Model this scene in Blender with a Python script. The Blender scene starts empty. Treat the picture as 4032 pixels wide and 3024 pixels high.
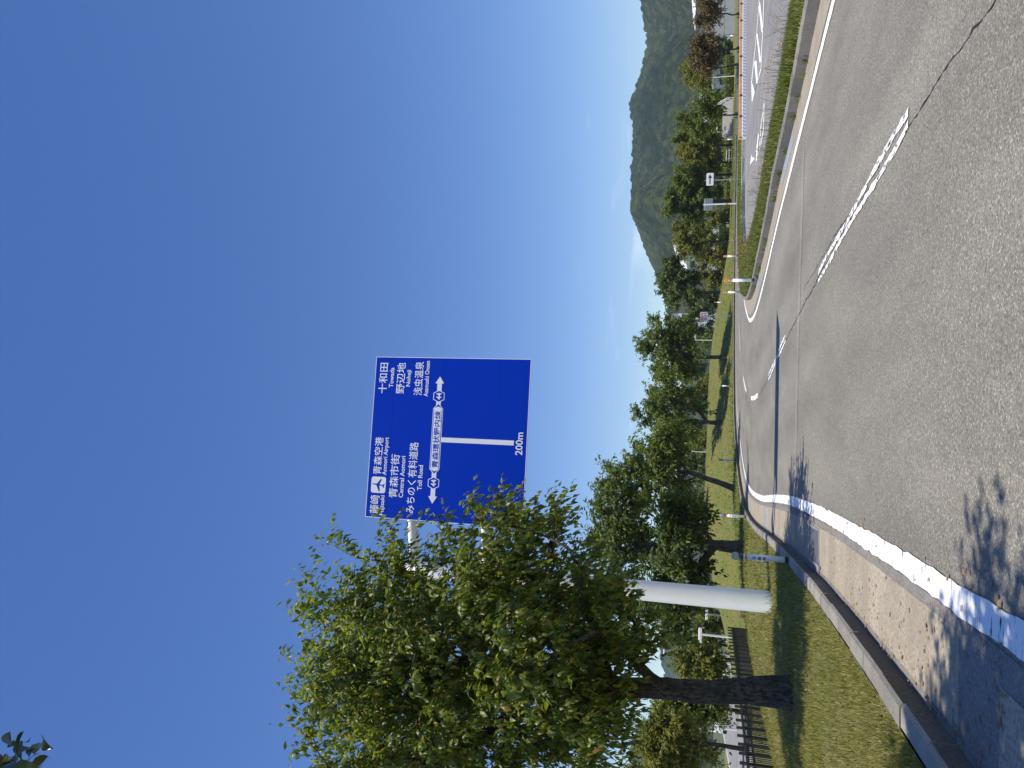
import bpy, bmesh, math, random
import numpy as np
from mathutils import Vector, Matrix
from mathutils.bvhtree import BVHTree

# ------------------------------------------------------------------ camera, sky, sun, exposure
SC = bpy.context.scene
COL = SC.collection
FPX, CAM_H = 3030.0, 1.25                       # focal length in photo pixels, eye height in metres
PITCH, ROLL = math.atan((2825 - 2016) / FPX), 0.025
fw = np.array([0, math.cos(PITCH), math.sin(PITCH)])
u0 = np.array([0, -math.sin(PITCH), math.cos(PITCH)])
r0 = np.array([1.0, 0, 0])
rc = r0 * math.cos(ROLL) + u0 * math.sin(ROLL)
uc = -r0 * math.sin(ROLL) + u0 * math.cos(ROLL)
cc = np.array([0, 0, CAM_H])
cam = bpy.data.cameras.new('camera')
camo = bpy.data.objects.new('camera', cam)
COL.objects.link(camo)
m = Matrix.Identity(4)                          # the photograph was taken with the phone on its side
for i in range(3):
    m[i][0] = -uc[i]; m[i][1] = rc[i]; m[i][2] = -fw[i]; m[i][3] = cc[i]
camo.matrix_world = m
cam.sensor_width = 36.0
cam.lens = 36.0 * FPX / 4032
cam.clip_start, cam.clip_end = 0.05, 12000
SC.camera = camo

SUN_TO = Vector((-0.15, -0.29, 1.0)).normalized()
SUN_EL = math.asin(SUN_TO.z)
w = bpy.data.worlds.new('World'); SC.world = w; w.use_nodes = True
nt = w.node_tree; bg = nt.nodes['Background']
sky = nt.nodes.new('ShaderNodeTexSky'); sky.sky_type = 'NISHITA'; sky.sun_disc = False
sky.sun_elevation = SUN_EL; sky.sun_rotation = math.radians(207.4)
sky.altitude = 100; sky.air_density = 1.0; sky.dust_density = 0.05; sky.ozone_density = 2.0
# thin cirrus wisps low over the horizon, all the way round
tc = nt.nodes.new('ShaderNodeTexCoord'); mp = nt.nodes.new('ShaderNodeMapping')
mp.inputs['Scale'].default_value = (2.2, 2.2, 16); mp.inputs['Rotation'].default_value = (0.12, 0.2, 0)
nz = nt.nodes.new('ShaderNodeTexNoise'); nz.inputs['Scale'].default_value = 2.6; nz.inputs['Detail'].default_value = 7
nz.inputs['Distortion'].default_value = 0.6
rp = nt.nodes.new('ShaderNodeMapRange'); rp.inputs['From Min'].default_value = 0.57; rp.inputs['From Max'].default_value = 0.76
sp = nt.nodes.new('ShaderNodeSeparateXYZ')
hi = nt.nodes.new('ShaderNodeMapRange'); hi.inputs['From Min'].default_value = 0.19; hi.inputs['From Max'].default_value = 0.1
mu = nt.nodes.new('ShaderNodeMath'); mu.operation = 'MULTIPLY'
mu2 = nt.nodes.new('ShaderNodeMath'); mu2.operation = 'MULTIPLY'; mu2.inputs[1].default_value = 0.34
mx = nt.nodes.new('ShaderNodeMix'); mx.data_type = 'RGBA'; mx.inputs['B'].default_value = (9, 9.6, 10.2, 1)
L = nt.links.new
L(tc.outputs['Generated'], mp.inputs['Vector']); L(mp.outputs['Vector'], nz.inputs['Vector'])
L(nz.outputs['Fac'], rp.inputs['Value']); L(tc.outputs['Generated'], sp.inputs['Vector'])
L(sp.outputs['Z'], hi.inputs['Value']); L(rp.outputs['Result'], mu.inputs[0]); L(hi.outputs['Result'], mu.inputs[1])
L(mu.outputs[0], mu2.inputs[0]); L(mu2.outputs[0], mx.inputs['Factor']); L(sky.outputs['Color'], mx.inputs['A'])
hsv = nt.nodes.new('ShaderNodeHueSaturation'); hsv.inputs['Saturation'].default_value = 1.26; hsv.inputs['Hue'].default_value = 0.514
L(mx.outputs['Result'], hsv.inputs['Color']); L(hsv.outputs['Color'], bg.inputs['Color'])
bg.inputs['Strength'].default_value = 0.121

sl = bpy.data.lights.new('sun', 'SUN'); sl.energy = 4.5; sl.angle = math.radians(0.53); sl.color = (1.0, 0.93, 0.82)
slo = bpy.data.objects.new('sun', sl); COL.objects.link(slo)
slo.rotation_euler = SUN_TO.to_track_quat('Z', 'Y').to_euler()
SC.view_settings.view_transform = 'Standard'; SC.view_settings.look = 'None'
SC.view_settings.exposure = 0.3; SC.view_settings.gamma = 1.0; SC.view_settings.use_curve_mapping = False

random.seed(4); RNG = np.random.default_rng(4)

# ------------------------------------------------------------------ survey helpers: photo pixel -> place in the world
def ray(X, Y): return fw + (-(X - 2016) / FPX) * uc + (-(Y - 1512) / FPX) * rc
def G(X, Y, z=0.0):
    r = ray(X, Y); return cc + r * ((z - CAM_H) / r[2])
def D(X, Y, d):
    r = ray(X, Y); return cc + r * (d / r[1])

# ------------------------------------------------------------------ materials
MATS = {}
def mat(name, col, rough=0.6, metal=0.0, spec=0.5, var=None, vscale=3.0, fine=None, fscale=80.0, bump=0.0, bscale=60.0, bdist=0.01, stretch=(1, 1, 1), tint=0.0):
    """Principled material; var = second colour mixed in by broad noise, fine = third by fine noise."""
    if name in MATS: return MATS[name]
    ma = bpy.data.materials.new(name); ma.use_nodes = True
    n = ma.node_tree; b = n.nodes['Principled BSDF']; lk = n.links.new
    b.inputs['Base Color'].default_value = (*col, 1); b.inputs['Roughness'].default_value = rough
    b.inputs['Metallic'].default_value = metal; b.inputs['Specular IOR Level'].default_value = spec
    geo = n.nodes.new('ShaderNodeNewGeometry'); mpn = n.nodes.new('ShaderNodeMapping'); mpn.inputs['Scale'].default_value = stretch
    lk(geo.outputs['Position'], mpn.inputs['Vector'])
    cur = None
    for c2, s, lo, hi_ in ((var, vscale, .38, .62), (fine, fscale, .45, .6)):
        if c2 is None: continue
        t = n.nodes.new('ShaderNodeTexNoise'); t.inputs['Scale'].default_value = s; t.inputs['Detail'].default_value = 5
        lk(mpn.outputs['Vector'], t.inputs['Vector'])
        r = n.nodes.new('ShaderNodeMapRange'); r.inputs['From Min'].default_value = lo; r.inputs['From Max'].default_value = hi_
        lk(t.outputs['Fac'], r.inputs['Value'])
        mxn = n.nodes.new('ShaderNodeMix'); mxn.data_type = 'RGBA'
        lk(r.outputs['Result'], mxn.inputs['Factor'])
        if cur is None: mxn.inputs['A'].default_value = (*col, 1)
        else: lk(cur, mxn.inputs['A'])
        mxn.inputs['B'].default_value = (*c2, 1); cur = mxn.outputs['Result']
    if tint and cur is not None:
        oi = n.nodes.new('ShaderNodeObjectInfo'); tr_ = n.nodes.new('ShaderNodeMapRange'); tr_.inputs['To Min'].default_value = 1 - tint; tr_.inputs['To Max'].default_value = 1 + tint
        lk(oi.outputs['Random'], tr_.inputs['Value']); hs = n.nodes.new('ShaderNodeHueSaturation'); lk(tr_.outputs['Result'], hs.inputs['Value']); lk(cur, hs.inputs['Color']); cur = hs.outputs['Color']
    if cur is not None: lk(cur, b.inputs['Base Color'])
    if bump:
        t = n.nodes.new('ShaderNodeTexNoise'); t.inputs['Scale'].default_value = bscale; t.inputs['Detail'].default_value = 6
        lk(mpn.outputs['Vector'], t.inputs['Vector'])
        bp = n.nodes.new('ShaderNodeBump'); bp.inputs['Strength'].default_value = bump; bp.inputs['Distance'].default_value = bdist
        lk(t.outputs['Fac'], bp.inputs['Height']); lk(bp.outputs['Normal'], b.inputs['Normal'])
    MATS[name] = ma
    return ma

def leaf_mat(name, cols, trans=0.35, rough=0.42, spec=0.5, tmul=(1.5, 1.6, 0.6)):
    if name in MATS: return MATS[name]
    ma = bpy.data.materials.new(name); ma.use_nodes = True
    n = ma.node_tree; b = n.nodes['Principled BSDF']; lk = n.links.new; out = n.nodes['Material Output']
    geo = n.nodes.new('ShaderNodeNewGeometry')
    ramp = n.nodes.new('ShaderNodeValToRGB'); ramp.color_ramp.interpolation = 'LINEAR'
    els = ramp.color_ramp.elements
    while len(els) < len(cols): els.new(0.5)
    for i, (p, c) in enumerate(cols):
        els[i].position = p; els[i].color = (*c, 1)
    lk(geo.outputs['Random Per Island'], ramp.inputs['Fac'])
    lk(ramp.outputs['Color'], b.inputs['Base Color'])
    b.inputs['Roughness'].default_value = rough; b.inputs['Specular IOR Level'].default_value = spec
    tr = n.nodes.new('ShaderNodeBsdfTranslucent')
    mm = n.nodes.new('ShaderNodeMix'); mm.data_type = 'RGBA'; mm.blend_type = 'MULTIPLY'; mm.inputs['Factor'].default_value = 1
    mm.inputs['B'].default_value = (*tmul, 1); lk(ramp.outputs['Color'], mm.inputs['A']); lk(mm.outputs['Result'], tr.inputs['Color'])
    ms = n.nodes.new('ShaderNodeMixShader'); ms.inputs[0].default_value = trans
    lk(b.outputs[0], ms.inputs[1]); lk(tr.outputs[0], ms.inputs[2]); lk(ms.outputs[0], out.inputs['Surface'])
    MATS[name] = ma
    return ma

def asphalt_mat(name, dark, mid, light, gscale=95.0, tracks=False):
    ma = bpy.data.materials.new(name); ma.use_nodes = True
    n = ma.node_tree; b = n.nodes['Principled BSDF']; lk = n.links.new
    geo = n.nodes.new('ShaderNodeNewGeometry')
    v = n.nodes.new('ShaderNodeTexVoronoi'); v.inputs['Scale'].default_value = gscale
    lk(geo.outputs['Position'], v.inputs['Vector'])
    sepc = n.nodes.new('ShaderNodeSeparateColor'); lk(v.outputs['Color'], sepc.inputs['Color'])
    ramp = n.nodes.new('ShaderNodeValToRGB'); e = ramp.color_ramp.elements
    e[0].position = 0.0; e[0].color = (*dark, 1); e[1].position = 1.0; e[1].color = (*light, 1)
    x = e.new(0.45); x.color = (*mid, 1); x = e.new(0.86); x.color = tuple(1.18 * c for c in mid) + (1,)
    lk(sepc.outputs[0], ramp.inputs['Fac'])
    mp1 = n.nodes.new('ShaderNodeMapping'); mp1.inputs['Scale'].default_value = (1.0, 0.22, 1)
    lk(geo.outputs['Position'], mp1.inputs['Vector'])
    t = n.nodes.new('ShaderNodeTexNoise'); t.inputs['Scale'].default_value = 1.1; t.inputs['Detail'].default_value = 7
    t.inputs['Roughness'].default_value = .62
    lk(mp1.outputs['Vector'], t.inputs['Vector'])
    r = n.nodes.new('ShaderNodeMapRange'); r.inputs['To Min'].default_value = .78; r.inputs['To Max'].default_value = 1.2
    r.inputs['From Min'].default_value = .3; r.inputs['From Max'].default_value = .7
    lk(t.outputs['Fac'], r.inputs['Value'])
    uvn = n.nodes.new('ShaderNodeUVMap'); sx = n.nodes.new('ShaderNodeSeparateXYZ'); lk(uvn.outputs['UV'], sx.inputs['Vector'])
    tr_ = n.nodes.new('ShaderNodeValToRGB'); te = tr_.color_ramp.elements; te[0].position = .1; te[0].color = (.84,) * 3 + (1,); te[1].position = .95; te[1].color = (.84,) * 3 + (1,)
    for p_, v_ in ((.2, .97), (.29, .86), (.38, .98), (.47, .84), (.57, .98), (.66, .86), (.76, .97)): q_ = te.new(p_); q_.color = (v_,) * 3 + (1,)
    mt_ = n.nodes.new('ShaderNodeMath'); mt_.operation = 'MULTIPLY'; lk(sx.outputs['X'], tr_.inputs['Fac']); lk(tr_.outputs['Color'], mt_.inputs[0]); lk(r.outputs['Result'], mt_.inputs[1])
    hs = n.nodes.new('ShaderNodeHueSaturation'); lk((mt_.outputs[0] if tracks else r.outputs['Result']), hs.inputs['Value']); lk(ramp.outputs['Color'], hs.inputs['Color'])
    lk(hs.outputs['Color'], b.inputs['Base Color'])
    b.inputs['Roughness'].default_value = .78; b.inputs['Specular IOR Level'].default_value = .35
    bp = n.nodes.new('ShaderNodeBump'); bp.inputs['Strength'].default_value = .55; bp.inputs['Distance'].default_value = .006
    lk(sepc.outputs[1], bp.inputs['Height']); lk(bp.outputs['Normal'], b.inputs['Normal'])
    MATS[name] = ma
    return ma

def paint_mat(name, col, wear=0.5, scale=22.0, stretch=(1, .25, 1)):
    """road paint with worn gaps that show the asphalt below"""
    ma = bpy.data.materials.new(name); ma.use_nodes = True
    n = ma.node_tree; b = n.nodes['Principled BSDF']; lk = n.links.new; out = n.nodes['Material Output']
    b.inputs['Base Color'].default_value = (*col, 1); b.inputs['Roughness'].default_value = .65
    geo = n.nodes.new('ShaderNodeNewGeometry'); mp1 = n.nodes.new('ShaderNodeMapping'); mp1.inputs['Scale'].default_value = stretch
    lk(geo.outputs['Position'], mp1.inputs['Vector'])
    t = n.nodes.new('ShaderNodeTexNoise'); t.inputs['Scale'].default_value = scale; t.inputs['Detail'].default_value = 8
    t.inputs['Roughness'].default_value = .7
    lk(mp1.outputs['Vector'], t.inputs['Vector'])
    r = n.nodes.new('ShaderNodeMapRange'); r.inputs['From Min'].default_value = wear - .03; r.inputs['From Max'].default_value = wear + .03
    lk(t.outputs['Fac'], r.inputs['Value'])
    tr = n.nodes.new('ShaderNodeBsdfTransparent'); ms = n.nodes.new('ShaderNodeMixShader')
    lk(r.outputs['Result'], ms.inputs[0]); lk(tr.outputs[0], ms.inputs[1]); lk(b.outputs[0], ms.inputs[2]); lk(ms.outputs[0], out.inputs['Surface'])
    MATS[name] = ma
    return ma

M_ASPH = asphalt_mat('asphalt', (.13, .119, .095), (.22, .203, .163), (.43, .408, .345), 100, True)
M_ASPH2 = asphalt_mat('old_asphalt', (.18, .174, .163), (.225, .218, .203), (.28, .272, .255), 120)
M_PATCH = asphalt_mat('pale_asphalt', (.16, .15, .13), (.23, .215, .185), (.42, .4, .36), 95)
M_PAINT = paint_mat('white_road_paint', (.84, .84, .81), .4, 30, (.22, 1, 1))
M_PAINTW = paint_mat('worn_road_paint', (.8, .8, .78), .45, 20, (1, .3, 1))
M_CONC = mat('gutter_concrete', (.4, .345, .26), .85, var=(.32, .275, .205), vscale=2.5, fine=(.26, .22, .16), fscale=45, tint=.07, bump=.35, bscale=90, bdist=.004)
M_CONCW = mat('kerb_concrete', (.27, .245, .205), .88, var=(.2, .178, .145), vscale=4, fine=(.27, .25, .215), fscale=60, tint=.16, bump=.4, bscale=70, bdist=.005)
M_KFACE = mat('dark_kerb_face', (.085, .073, .058), .9, var=(.06, .052, .042), vscale=4, fine=(.11, .096, .078), fscale=50, tint=.18, bump=.4, bscale=60, bdist=.005)  # road-facing side of the left kerb stones, darker brown than their tops
M_CONCD = mat('old_kerb_concrete', (.2, .185, .165), .88, var=(.145, .132, .115), vscale=5, fine=(.25, .235, .21), fscale=55, tint=.16, bump=.4, bscale=60, bdist=.005)
M_CONCL = mat('pale_concrete', (.5, .48, .44), .8, var=(.42, .4, .36), vscale=3, bump=.2, bscale=50, bdist=.004)
M_GRAVD = mat('dirt', (.2, .16, .11), .95, var=(.13, .105, .07), vscale=8, bump=.5, bscale=60)
M_CRACK = mat('crack', (.018, .017, .015), .95)
M_WHITE = mat('white_enamel', (.84, .85, .84), .35, spec=.5, var=(.8, .81, .79), vscale=1.6)
M_WPAN = mat('white_panel', (.8, .8, .79), .4)
M_GREY = mat('galvanised_steel', (.38, .39, .4), .45, metal=.35, var=(.3, .31, .32), vscale=6)
M_DGREY = mat('dark_grey_cap', (.07, .072, .075), .5)
M_BLACK = mat('black_rubber', (.015, .015, .016), .6)
M_ORANGE = mat('orange_reflector', (.85, .25, .01), .35, spec=.6)
M_ORNB = mat('orange_plastic', (.85, .5, .22), .5, var=(.68, .44, .26), vscale=2)
M_BLUE = mat('sign_blue', (.0, .034, .44), .55, spec=.05)
M_BLUE2 = mat('seam_blue', (.006, .05, .4), .4)
M_LETTER = mat('letter_white', (.78, .79, .8), .4)
M_BBAR = mat('blue_plastic', (.2, .4, .74), .45)
M_RED = mat('letter_red', (.5, .02, .025), .5)
M_BARK = mat('bark', (.045, .037, .03), .95, var=(.1, .085, .07), vscale=7, fine=(.02, .016, .013), fscale=26, bump=.9, bscale=24, bdist=.03, stretch=(1, 1, .45))
M_BARKF = mat('far_bark', (.04, .033, .028), .95, var=(.075, .062, .052), vscale=3)
M_FENCE = mat('dark_fence', (.022, .02, .018), .5)
M_COVER = mat('steel_cover', (.3, .345, .375), .55, metal=.2, var=(.36, .385, .4), vscale=4)
M_GRATE = mat('grating', (.2, .2, .2), .6, metal=.2)
M_LAWN = mat('lawn_soil', (.125, .13, .03), .95, var=(.175, .145, .06), vscale=1.1, fine=(.085, .1, .02), fscale=18, bump=.8, bscale=40, bdist=.03)
M_BANK = mat('bank_grass', (.15, .165, .022), .95, var=(.21, .18, .045), vscale=.35, fine=(.1, .125, .016), fscale=6, bump=1.0, bscale=9, bdist=.12)
M_FAR = mat('far_meadow', (.07, .09, .025), .95, var=(.05, .07, .02), vscale=.02, fine=(.1, .11, .04), fscale=.3)
M_DRY = mat('litter', (.22, .12, .05), .9, var=(.3, .2, .1), vscale=20)

G_NEAR = [(0, (.045, .075, .014)), (.3, (.085, .128, .02)), (.62, (.135, .175, .028)), (.95, (.225, .235, .038)), (1, (.26, .16, .04))]
M_LEAF = leaf_mat('cherry_leaf', G_NEAR, .5, .42, .45, (2.0, 2.0, .7))
M_TWIG = leaf_mat('glossy_leaf', [(0, (.03, .05, .012)), (.5, (.05, .075, .016)), (1, (.08, .1, .022))], .2, .28, .6, (1.6, 1.6, .6))
M_LEAFM = leaf_mat('green_leaf', [(0, (.05, .082, .015)), (.5, (.105, .15, .023)), (1, (.195, .22, .036))], .42, .5, .4, (1.9, 1.9, .7))
M_LEAFD = leaf_mat('dark_leaf', [(0, (.034, .058, .013)), (.5, (.07, .108, .02)), (1, (.145, .175, .032))], .36, .5, .4, (1.9, 1.9, .7))
M_LEAFY = leaf_mat('yellow_green_leaf', [(0, (.09, .11, .015)), (.5, (.16, .175, .02)), (1, (.26, .24, .035))], .42, .5, .4, (1.8, 1.8, .7))
M_LEAFR = leaf_mat('russet_leaf', [(0, (.075, .048, .022)), (.5, (.13, .085, .034)), (1, (.15, .13, .036))], .25, .6, .3, (1.3, 1.1, .7))
M_LEAFB = leaf_mat('bronze_leaf', [(0, (.07, .05, .012)), (.5, (.14, .09, .018)), (1, (.13, .13, .03))], .25, .6, .3, (1.3, 1.2, .6))
M_BLADE = leaf_mat('grass_blade', [(0, (.1, .108, .014)), (.45, (.175, .17, .022)), (.8, (.25, .215, .04)), (1, (.42, .34, .14))], .3, .5, .35)
M_BLADE2 = leaf_mat('verge_blade', [(0, (.075, .11, .014)), (.5, (.125, .155, .022)), (.85, (.19, .2, .036)), (1, (.3, .26, .12))], .3, .5, .35)
M_STALK = mat('weed_stalk', (.2, .155, .08), .9)
M_YEL = mat('yellow_flower', (.78, .42, .02), .7)

# ------------------------------------------------------------------ building helpers
def tag(o, label=None, cat=None, group=None, kind=None):
    if label: o['label'] = label
    if cat: o['category'] = cat
    if group: o['group'] = group
    if kind: o['kind'] = kind
    return o
def empty(name, loc=(0, 0, 0), rz=0.0):
    o = bpy.data.objects.new(name, None); COL.objects.link(o)
    o.location = loc; o.rotation_euler = (0, 0, rz); o.empty_display_size = .1
    return o
def link(name, me, material=None, parent=None):
    o = bpy.data.objects.new(name, me); COL.objects.link(o)
    if material is not None and not me.materials: me.materials.append(material)
    if parent is not None: o.parent = parent
    return o
def np_mesh(name, V, Fc):
    """mesh from arrays: V (n,3), Fc (m,k)"""
    V = np.asarray(V, dtype=np.float32); Fc = np.asarray(Fc, dtype=np.int32)
    me = bpy.data.meshes.new(name); k = Fc.shape[1]; nf = len(Fc)
    me.vertices.add(len(V)); me.vertices.foreach_set('co', V.ravel())
    me.loops.add(nf * k); me.loops.foreach_set('vertex_index', Fc.ravel())
    me.polygons.add(nf); me.polygons.foreach_set('loop_start', np.arange(0, nf * k, k, dtype=np.int32))
    me.polygons.foreach_set('loop_total', np.full(nf, k, dtype=np.int32))
    me.update(calc_edges=True)
    return me
class MB:
    """collects verts and faces, then links them as ONE mesh object"""
    def __init__(s, org=(0, 0, 0)): s.v = []; s.f = []; s.o = np.array(org, float)
    def add(s, V, Fc):
        b = len(s.v); s.v += [tuple(np.array(p, float) - s.o) for p in V]; s.f += [tuple(b + i for i in f) for f in Fc]; return s
    def box(s, c, d, rz=0.0, bev=0.0):
        hx, hy, hz = (q / 2 for q in d); ca, sa = math.cos(rz), math.sin(rz); V = []
        if bev <= 0:
            P = [(x * hx, y * hy, z * hz) for z in (-1, 1) for x, y in ((-1, -1), (1, -1), (1, 1), (-1, 1))]
            Fc = [(3, 2, 1, 0), (4, 5, 6, 7), (0, 1, 5, 4), (1, 2, 6, 5), (2, 3, 7, 6), (3, 0, 4, 7)]
        else:
            P = []
            for z, k in ((-hz, 0), (hz - bev, 0), (hz, bev)):
                P += [(x * (hx - k), y * (hy - k), z) for x, y in ((-1, -1), (1, -1), (1, 1), (-1, 1))]
            Fc = [(3, 2, 1, 0), (8, 9, 10, 11)]
            for r_ in (0, 4):
                Fc += [(r_ + i, r_ + (i + 1) % 4, r_ + 4 + (i + 1) % 4, r_ + 4 + i) for i in range(4)]
        for x, y, z in P: V.append((c[0] + x * ca - y * sa, c[1] + x * sa + y * ca, c[2] + z))
        return s.add(V, Fc)
    def tube(s, pts, rad, n=8, caps=True):
        pts = [np.array(p, float) for p in pts]
        if not hasattr(rad, '__len__'): rad = [rad] * len(pts)
        V = []; Fc = []; k = len(pts); ref = None
        for i, p in enumerate(pts):
            t = pts[min(i + 1, k - 1)] - pts[max(i - 1, 0)]; t = t / (np.linalg.norm(t) + 1e-9)
            if ref is None: ref = np.array([1., 0, 0]) if abs(t[0]) < .8 else np.array([0, 1., 0])
            a = ref - t * (ref @ t); a /= np.linalg.norm(a); ref = a; b = np.cross(t, a)
            for j in range(n):
                q = 2 * math.pi * j / n; V.append(p + rad[i] * (a * math.cos(q) + b * math.sin(q)))
        for i in range(k - 1):
            for j in range(n):
                j2 = (j + 1) % n; Fc.append((i * n + j, i * n + j2, (i + 1) * n + j2, (i + 1) * n + j))
        if caps: Fc += [tuple(range(n))[::-1], tuple((k - 1) * n + j for j in range(n))]
        return s.add(V, Fc)
    def build(s, name, material, parent=None, smooth=False):
        me = bpy.data.meshes.new(name); me.from_pydata(s.v, [], s.f); me.update()
        if smooth:
            for p in me.polygons: p.use_smooth = True
        return link(name, me, material, parent)
def struct(o): o['kind'] = 'structure'; return o

def resample(P, step):
    """smooth curve through the points, then equal steps"""
    P = np.array(P, float); h = np.linalg.norm(np.diff(P, axis=0), axis=1); dl = np.diff(P, axis=0) / h[:, None]; out = []
    tg = np.vstack([dl[:1], (dl[:-1] * h[1:, None] + dl[1:] * h[:-1, None]) / (h[:-1] + h[1:])[:, None], dl[-1:]])
    for i in range(len(P) - 1):
        for t in np.linspace(0, 1, 24, endpoint=False):
            a, b = 2 * t ** 3 - 3 * t * t + 1, t ** 3 - 2 * t * t + t
            out.append(P[i] * a + tg[i] * h[i] * b + P[i + 1] * (1 - a) + tg[i + 1] * h[i] * (t ** 3 - t * t))
    out.append(P[-1]); out = np.array(out)
    s = np.concatenate([[0], np.cumsum(np.linalg.norm(np.diff(out, axis=0), axis=1))])
    n = max(2, int(round(s[-1] / step)) + 1); u = np.linspace(0, s[-1], n)
    return np.stack([np.interp(u, s, out[:, i]) for i in range(out.shape[1])], 1)
def normals(P):
    T = np.gradient(P, axis=0); T /= np.linalg.norm(T, axis=1)[:, None]
    return np.stack([T[:, 1], -T[:, 0]], 1)              # to the right of travel
def strip(name, A, B, z, material, kind=True, zb=None):
    """sheet between two polylines of equal length"""
    n = len(A); V = [(p[0], p[1], z) for p in A] + [(p[0], p[1], z if zb is None else zb) for p in B]
    Fc = [(i, n + i, n + i + 1, i + 1) for i in range(n - 1)]
    o = MB().add(V, Fc).build(name, material)
    return struct(o) if kind else o

# ------------------------------------------------------------------ the road and its edges (metres; x right, y ahead)
LK = [(-1.75, -40), (-1.77, 0), (-1.8, 4.2), (-1.85, 5.1), (-1.97, 6.9), (-2.14, 9), (-2.6, 13.3), (-3, 16.6), (-3.44, 19.9), (-3.9, 23.5), (-4.2, 26.2),
      (-4.5, 29.7), (-4.66, 33), (-4.6, 36.5), (-4.2, 42), (-3.4, 47), (-2.2, 52), (-1, 55.5), (1.3, 59), (4, 62.5), (8, 66.5), (14, 71), (22, 75), (35, 80), (60, 86), (110, 96)]
LL = [(-.98, -40), (-.98, 0), (-1, 3.6), (-1.05, 4.2), (-1.1, 5.1), (-1.21, 6.7), (-1.44, 9.6), (-1.82, 13.5), (-2.23, 16.8), (-2.9, 21.7), (-3.35, 25.9), (-3.62, 29.3),
      (-3.7, 32), (-3.6, 35.5), (-3.05, 40.9), (-2.14, 46.5), (-.9, 52.6), (1.5, 57.6), (4.2, 61.2), (8, 65), (14, 69.5), (22, 73.6), (35, 78.6), (60, 84.6)]
CL = [(2.0, 4.7), (1.92, 5.9), (1.52, 10.66), (1.01, 15.7), (.34, 20.5), (-.16, 25.7), (-.3, 30.6), (-.06, 35.8), (.84, 41.5), (2.4, 47.8), (4.6, 52.6), (9, 59), (15, 63.5)]
RK = [(5.75, -40), (5.7, 5), (5.4, 11.3), (5.12, 13.2), (4.92, 15), (4.8, 17), (4.64, 18.9), (4.41, 20.5), (4.15, 22.9), (3.9, 26.1), (3.68, 29), (3.7, 32.5),
      (4.1, 36.5), (5, 41.5), (6.6, 46), (9, 51), (13, 56), (20, 61), (32, 67), (60, 76), (110, 88)]
RL = [(4.98, -40), (4.92, 5), (4.73, 9.95), (4.49, 12.3), (4.14, 15.8), (3.93, 17.9), (3.65, 20.1), (3.32, 22.5), (3, 25.3), (2.78, 28), (2.75, 31), (2.95, 34),
      (3.6, 37.7), (4.5, 41.4), (6, 45.3), (8.4, 50.2), (12.5, 55.3), (19.5, 60.3), (32, 66)]
LKs, RKs = resample(LK, .6), resample(RK, .6)
LKn, RKn = normals(LKs), normals(RKs)

struct(MB().add([(-3000, -3000, -1.1), (4000, -3000, -1.1), (4000, 4000, -1.1), (-3000, 4000, -1.1)], [(0, 1, 2, 3)]).build('ground', M_FAR))
a_, b_ = resample(LK, 1.0), resample(RK, 1.0); nmin = 160
def renum(P, n):
    s = np.concatenate([[0], np.cumsum(np.linalg.norm(np.diff(P, axis=0), axis=1))]); u = np.linspace(0, s[-1], n)
    return np.stack([np.interp(u, s, P[:, 0]), np.interp(u, s, P[:, 1])], 1)
def road_sheet(A, B, nc=9):
    V = [tuple(p * (1 - t) + q * t) + (0.0,) for p, q in zip(A, B) for t in np.linspace(0, 1, nc)]
    Fc = [(i * nc + k, i * nc + k + 1, (i + 1) * nc + k + 1, (i + 1) * nc + k) for i in range(len(A) - 1) for k in range(nc - 1)]
    o = MB().add(V, Fc).build('road', M_ASPH); uv = o.data.uv_layers.new(name='UVMap')
    for lp in o.data.loops: uv.data[lp.index].uv = ((lp.vertex_index % nc) / (nc - 1), lp.vertex_index // nc)
    return struct(o)
road_sheet(renum(a_, 220) + normals(renum(a_, 220)) * -.1, renum(b_, 220) + normals(renum(b_, 220)) * .1)
def line(name, P, width, z, material, step=.5, jag=0.0):
    Q = resample(P, step); N = normals(Q); j = RNG.normal(0, jag, (2, len(Q))) if jag else np.zeros((2, len(Q)))
    return strip(name, Q - N * (width / 2 + j[0])[:, None], Q + N * (width / 2 + j[1])[:, None], z, material)
# narrow concrete edge of the gutters, then paint
pal = line('road_patch', [(-1.9, 13.2), (.5, 13.28), (3.9, 13.15)], .34, .004, M_PATCH, .3, .02)
line('edge_line', LL, .16, .009, M_PAINT, .12, .006)
line('edge_line', RL, .16, .009, M_PAINT, .12, .004)
CLs = resample(CL, .1); s_ = np.concatenate([[0], np.cumsum(np.linalg.norm(np.diff(CLs, axis=0), axis=1))])
for k in range(5):
    y0 = (5.9, 15.7, 25.7, 35.8, 47.8)[k]; i0 = int(np.argmin(abs(CLs[:, 1] - y0))); i1 = int(np.searchsorted(s_, s_[i0] + 4.95))
    seg = CLs[i0:i1]; N = normals(seg); 
    for sgn in ((-1, 1) if k < 2 else (0,)):
        wd = .06 if k < 2 else .15
        j = RNG.normal(0, .008, (2, len(seg))); off = sgn * (.052 + .012 * np.sin(np.linspace(0, 9, len(seg))))
        strip('centre_dash', seg + N * (off - wd / 2 + j[0])[:, None] if sgn else seg - N * (wd / 2), seg + N * (off + wd / 2 + j[1])[:, None] if sgn else seg + N * (wd / 2), .009, M_PAINTW if k < 2 else M_PAINT)
def crack(px, wd):
    P = np.array([G(*p)[:2] for p in px]); Q = resample(P, .07); N = normals(Q)
    k = np.cumsum(RNG.normal(0, .006, len(Q))); k -= np.linspace(k[0], k[-1], len(k)); k += RNG.normal(0, .004, len(Q))
    ww = wd * np.clip(RNG.normal(1, .45, len(Q)), .25, 2)
    strip('road_crack', Q + N * (k - ww / 2)[:, None], Q + N * (k + ww / 2)[:, None], .005, M_CRACK)
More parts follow.
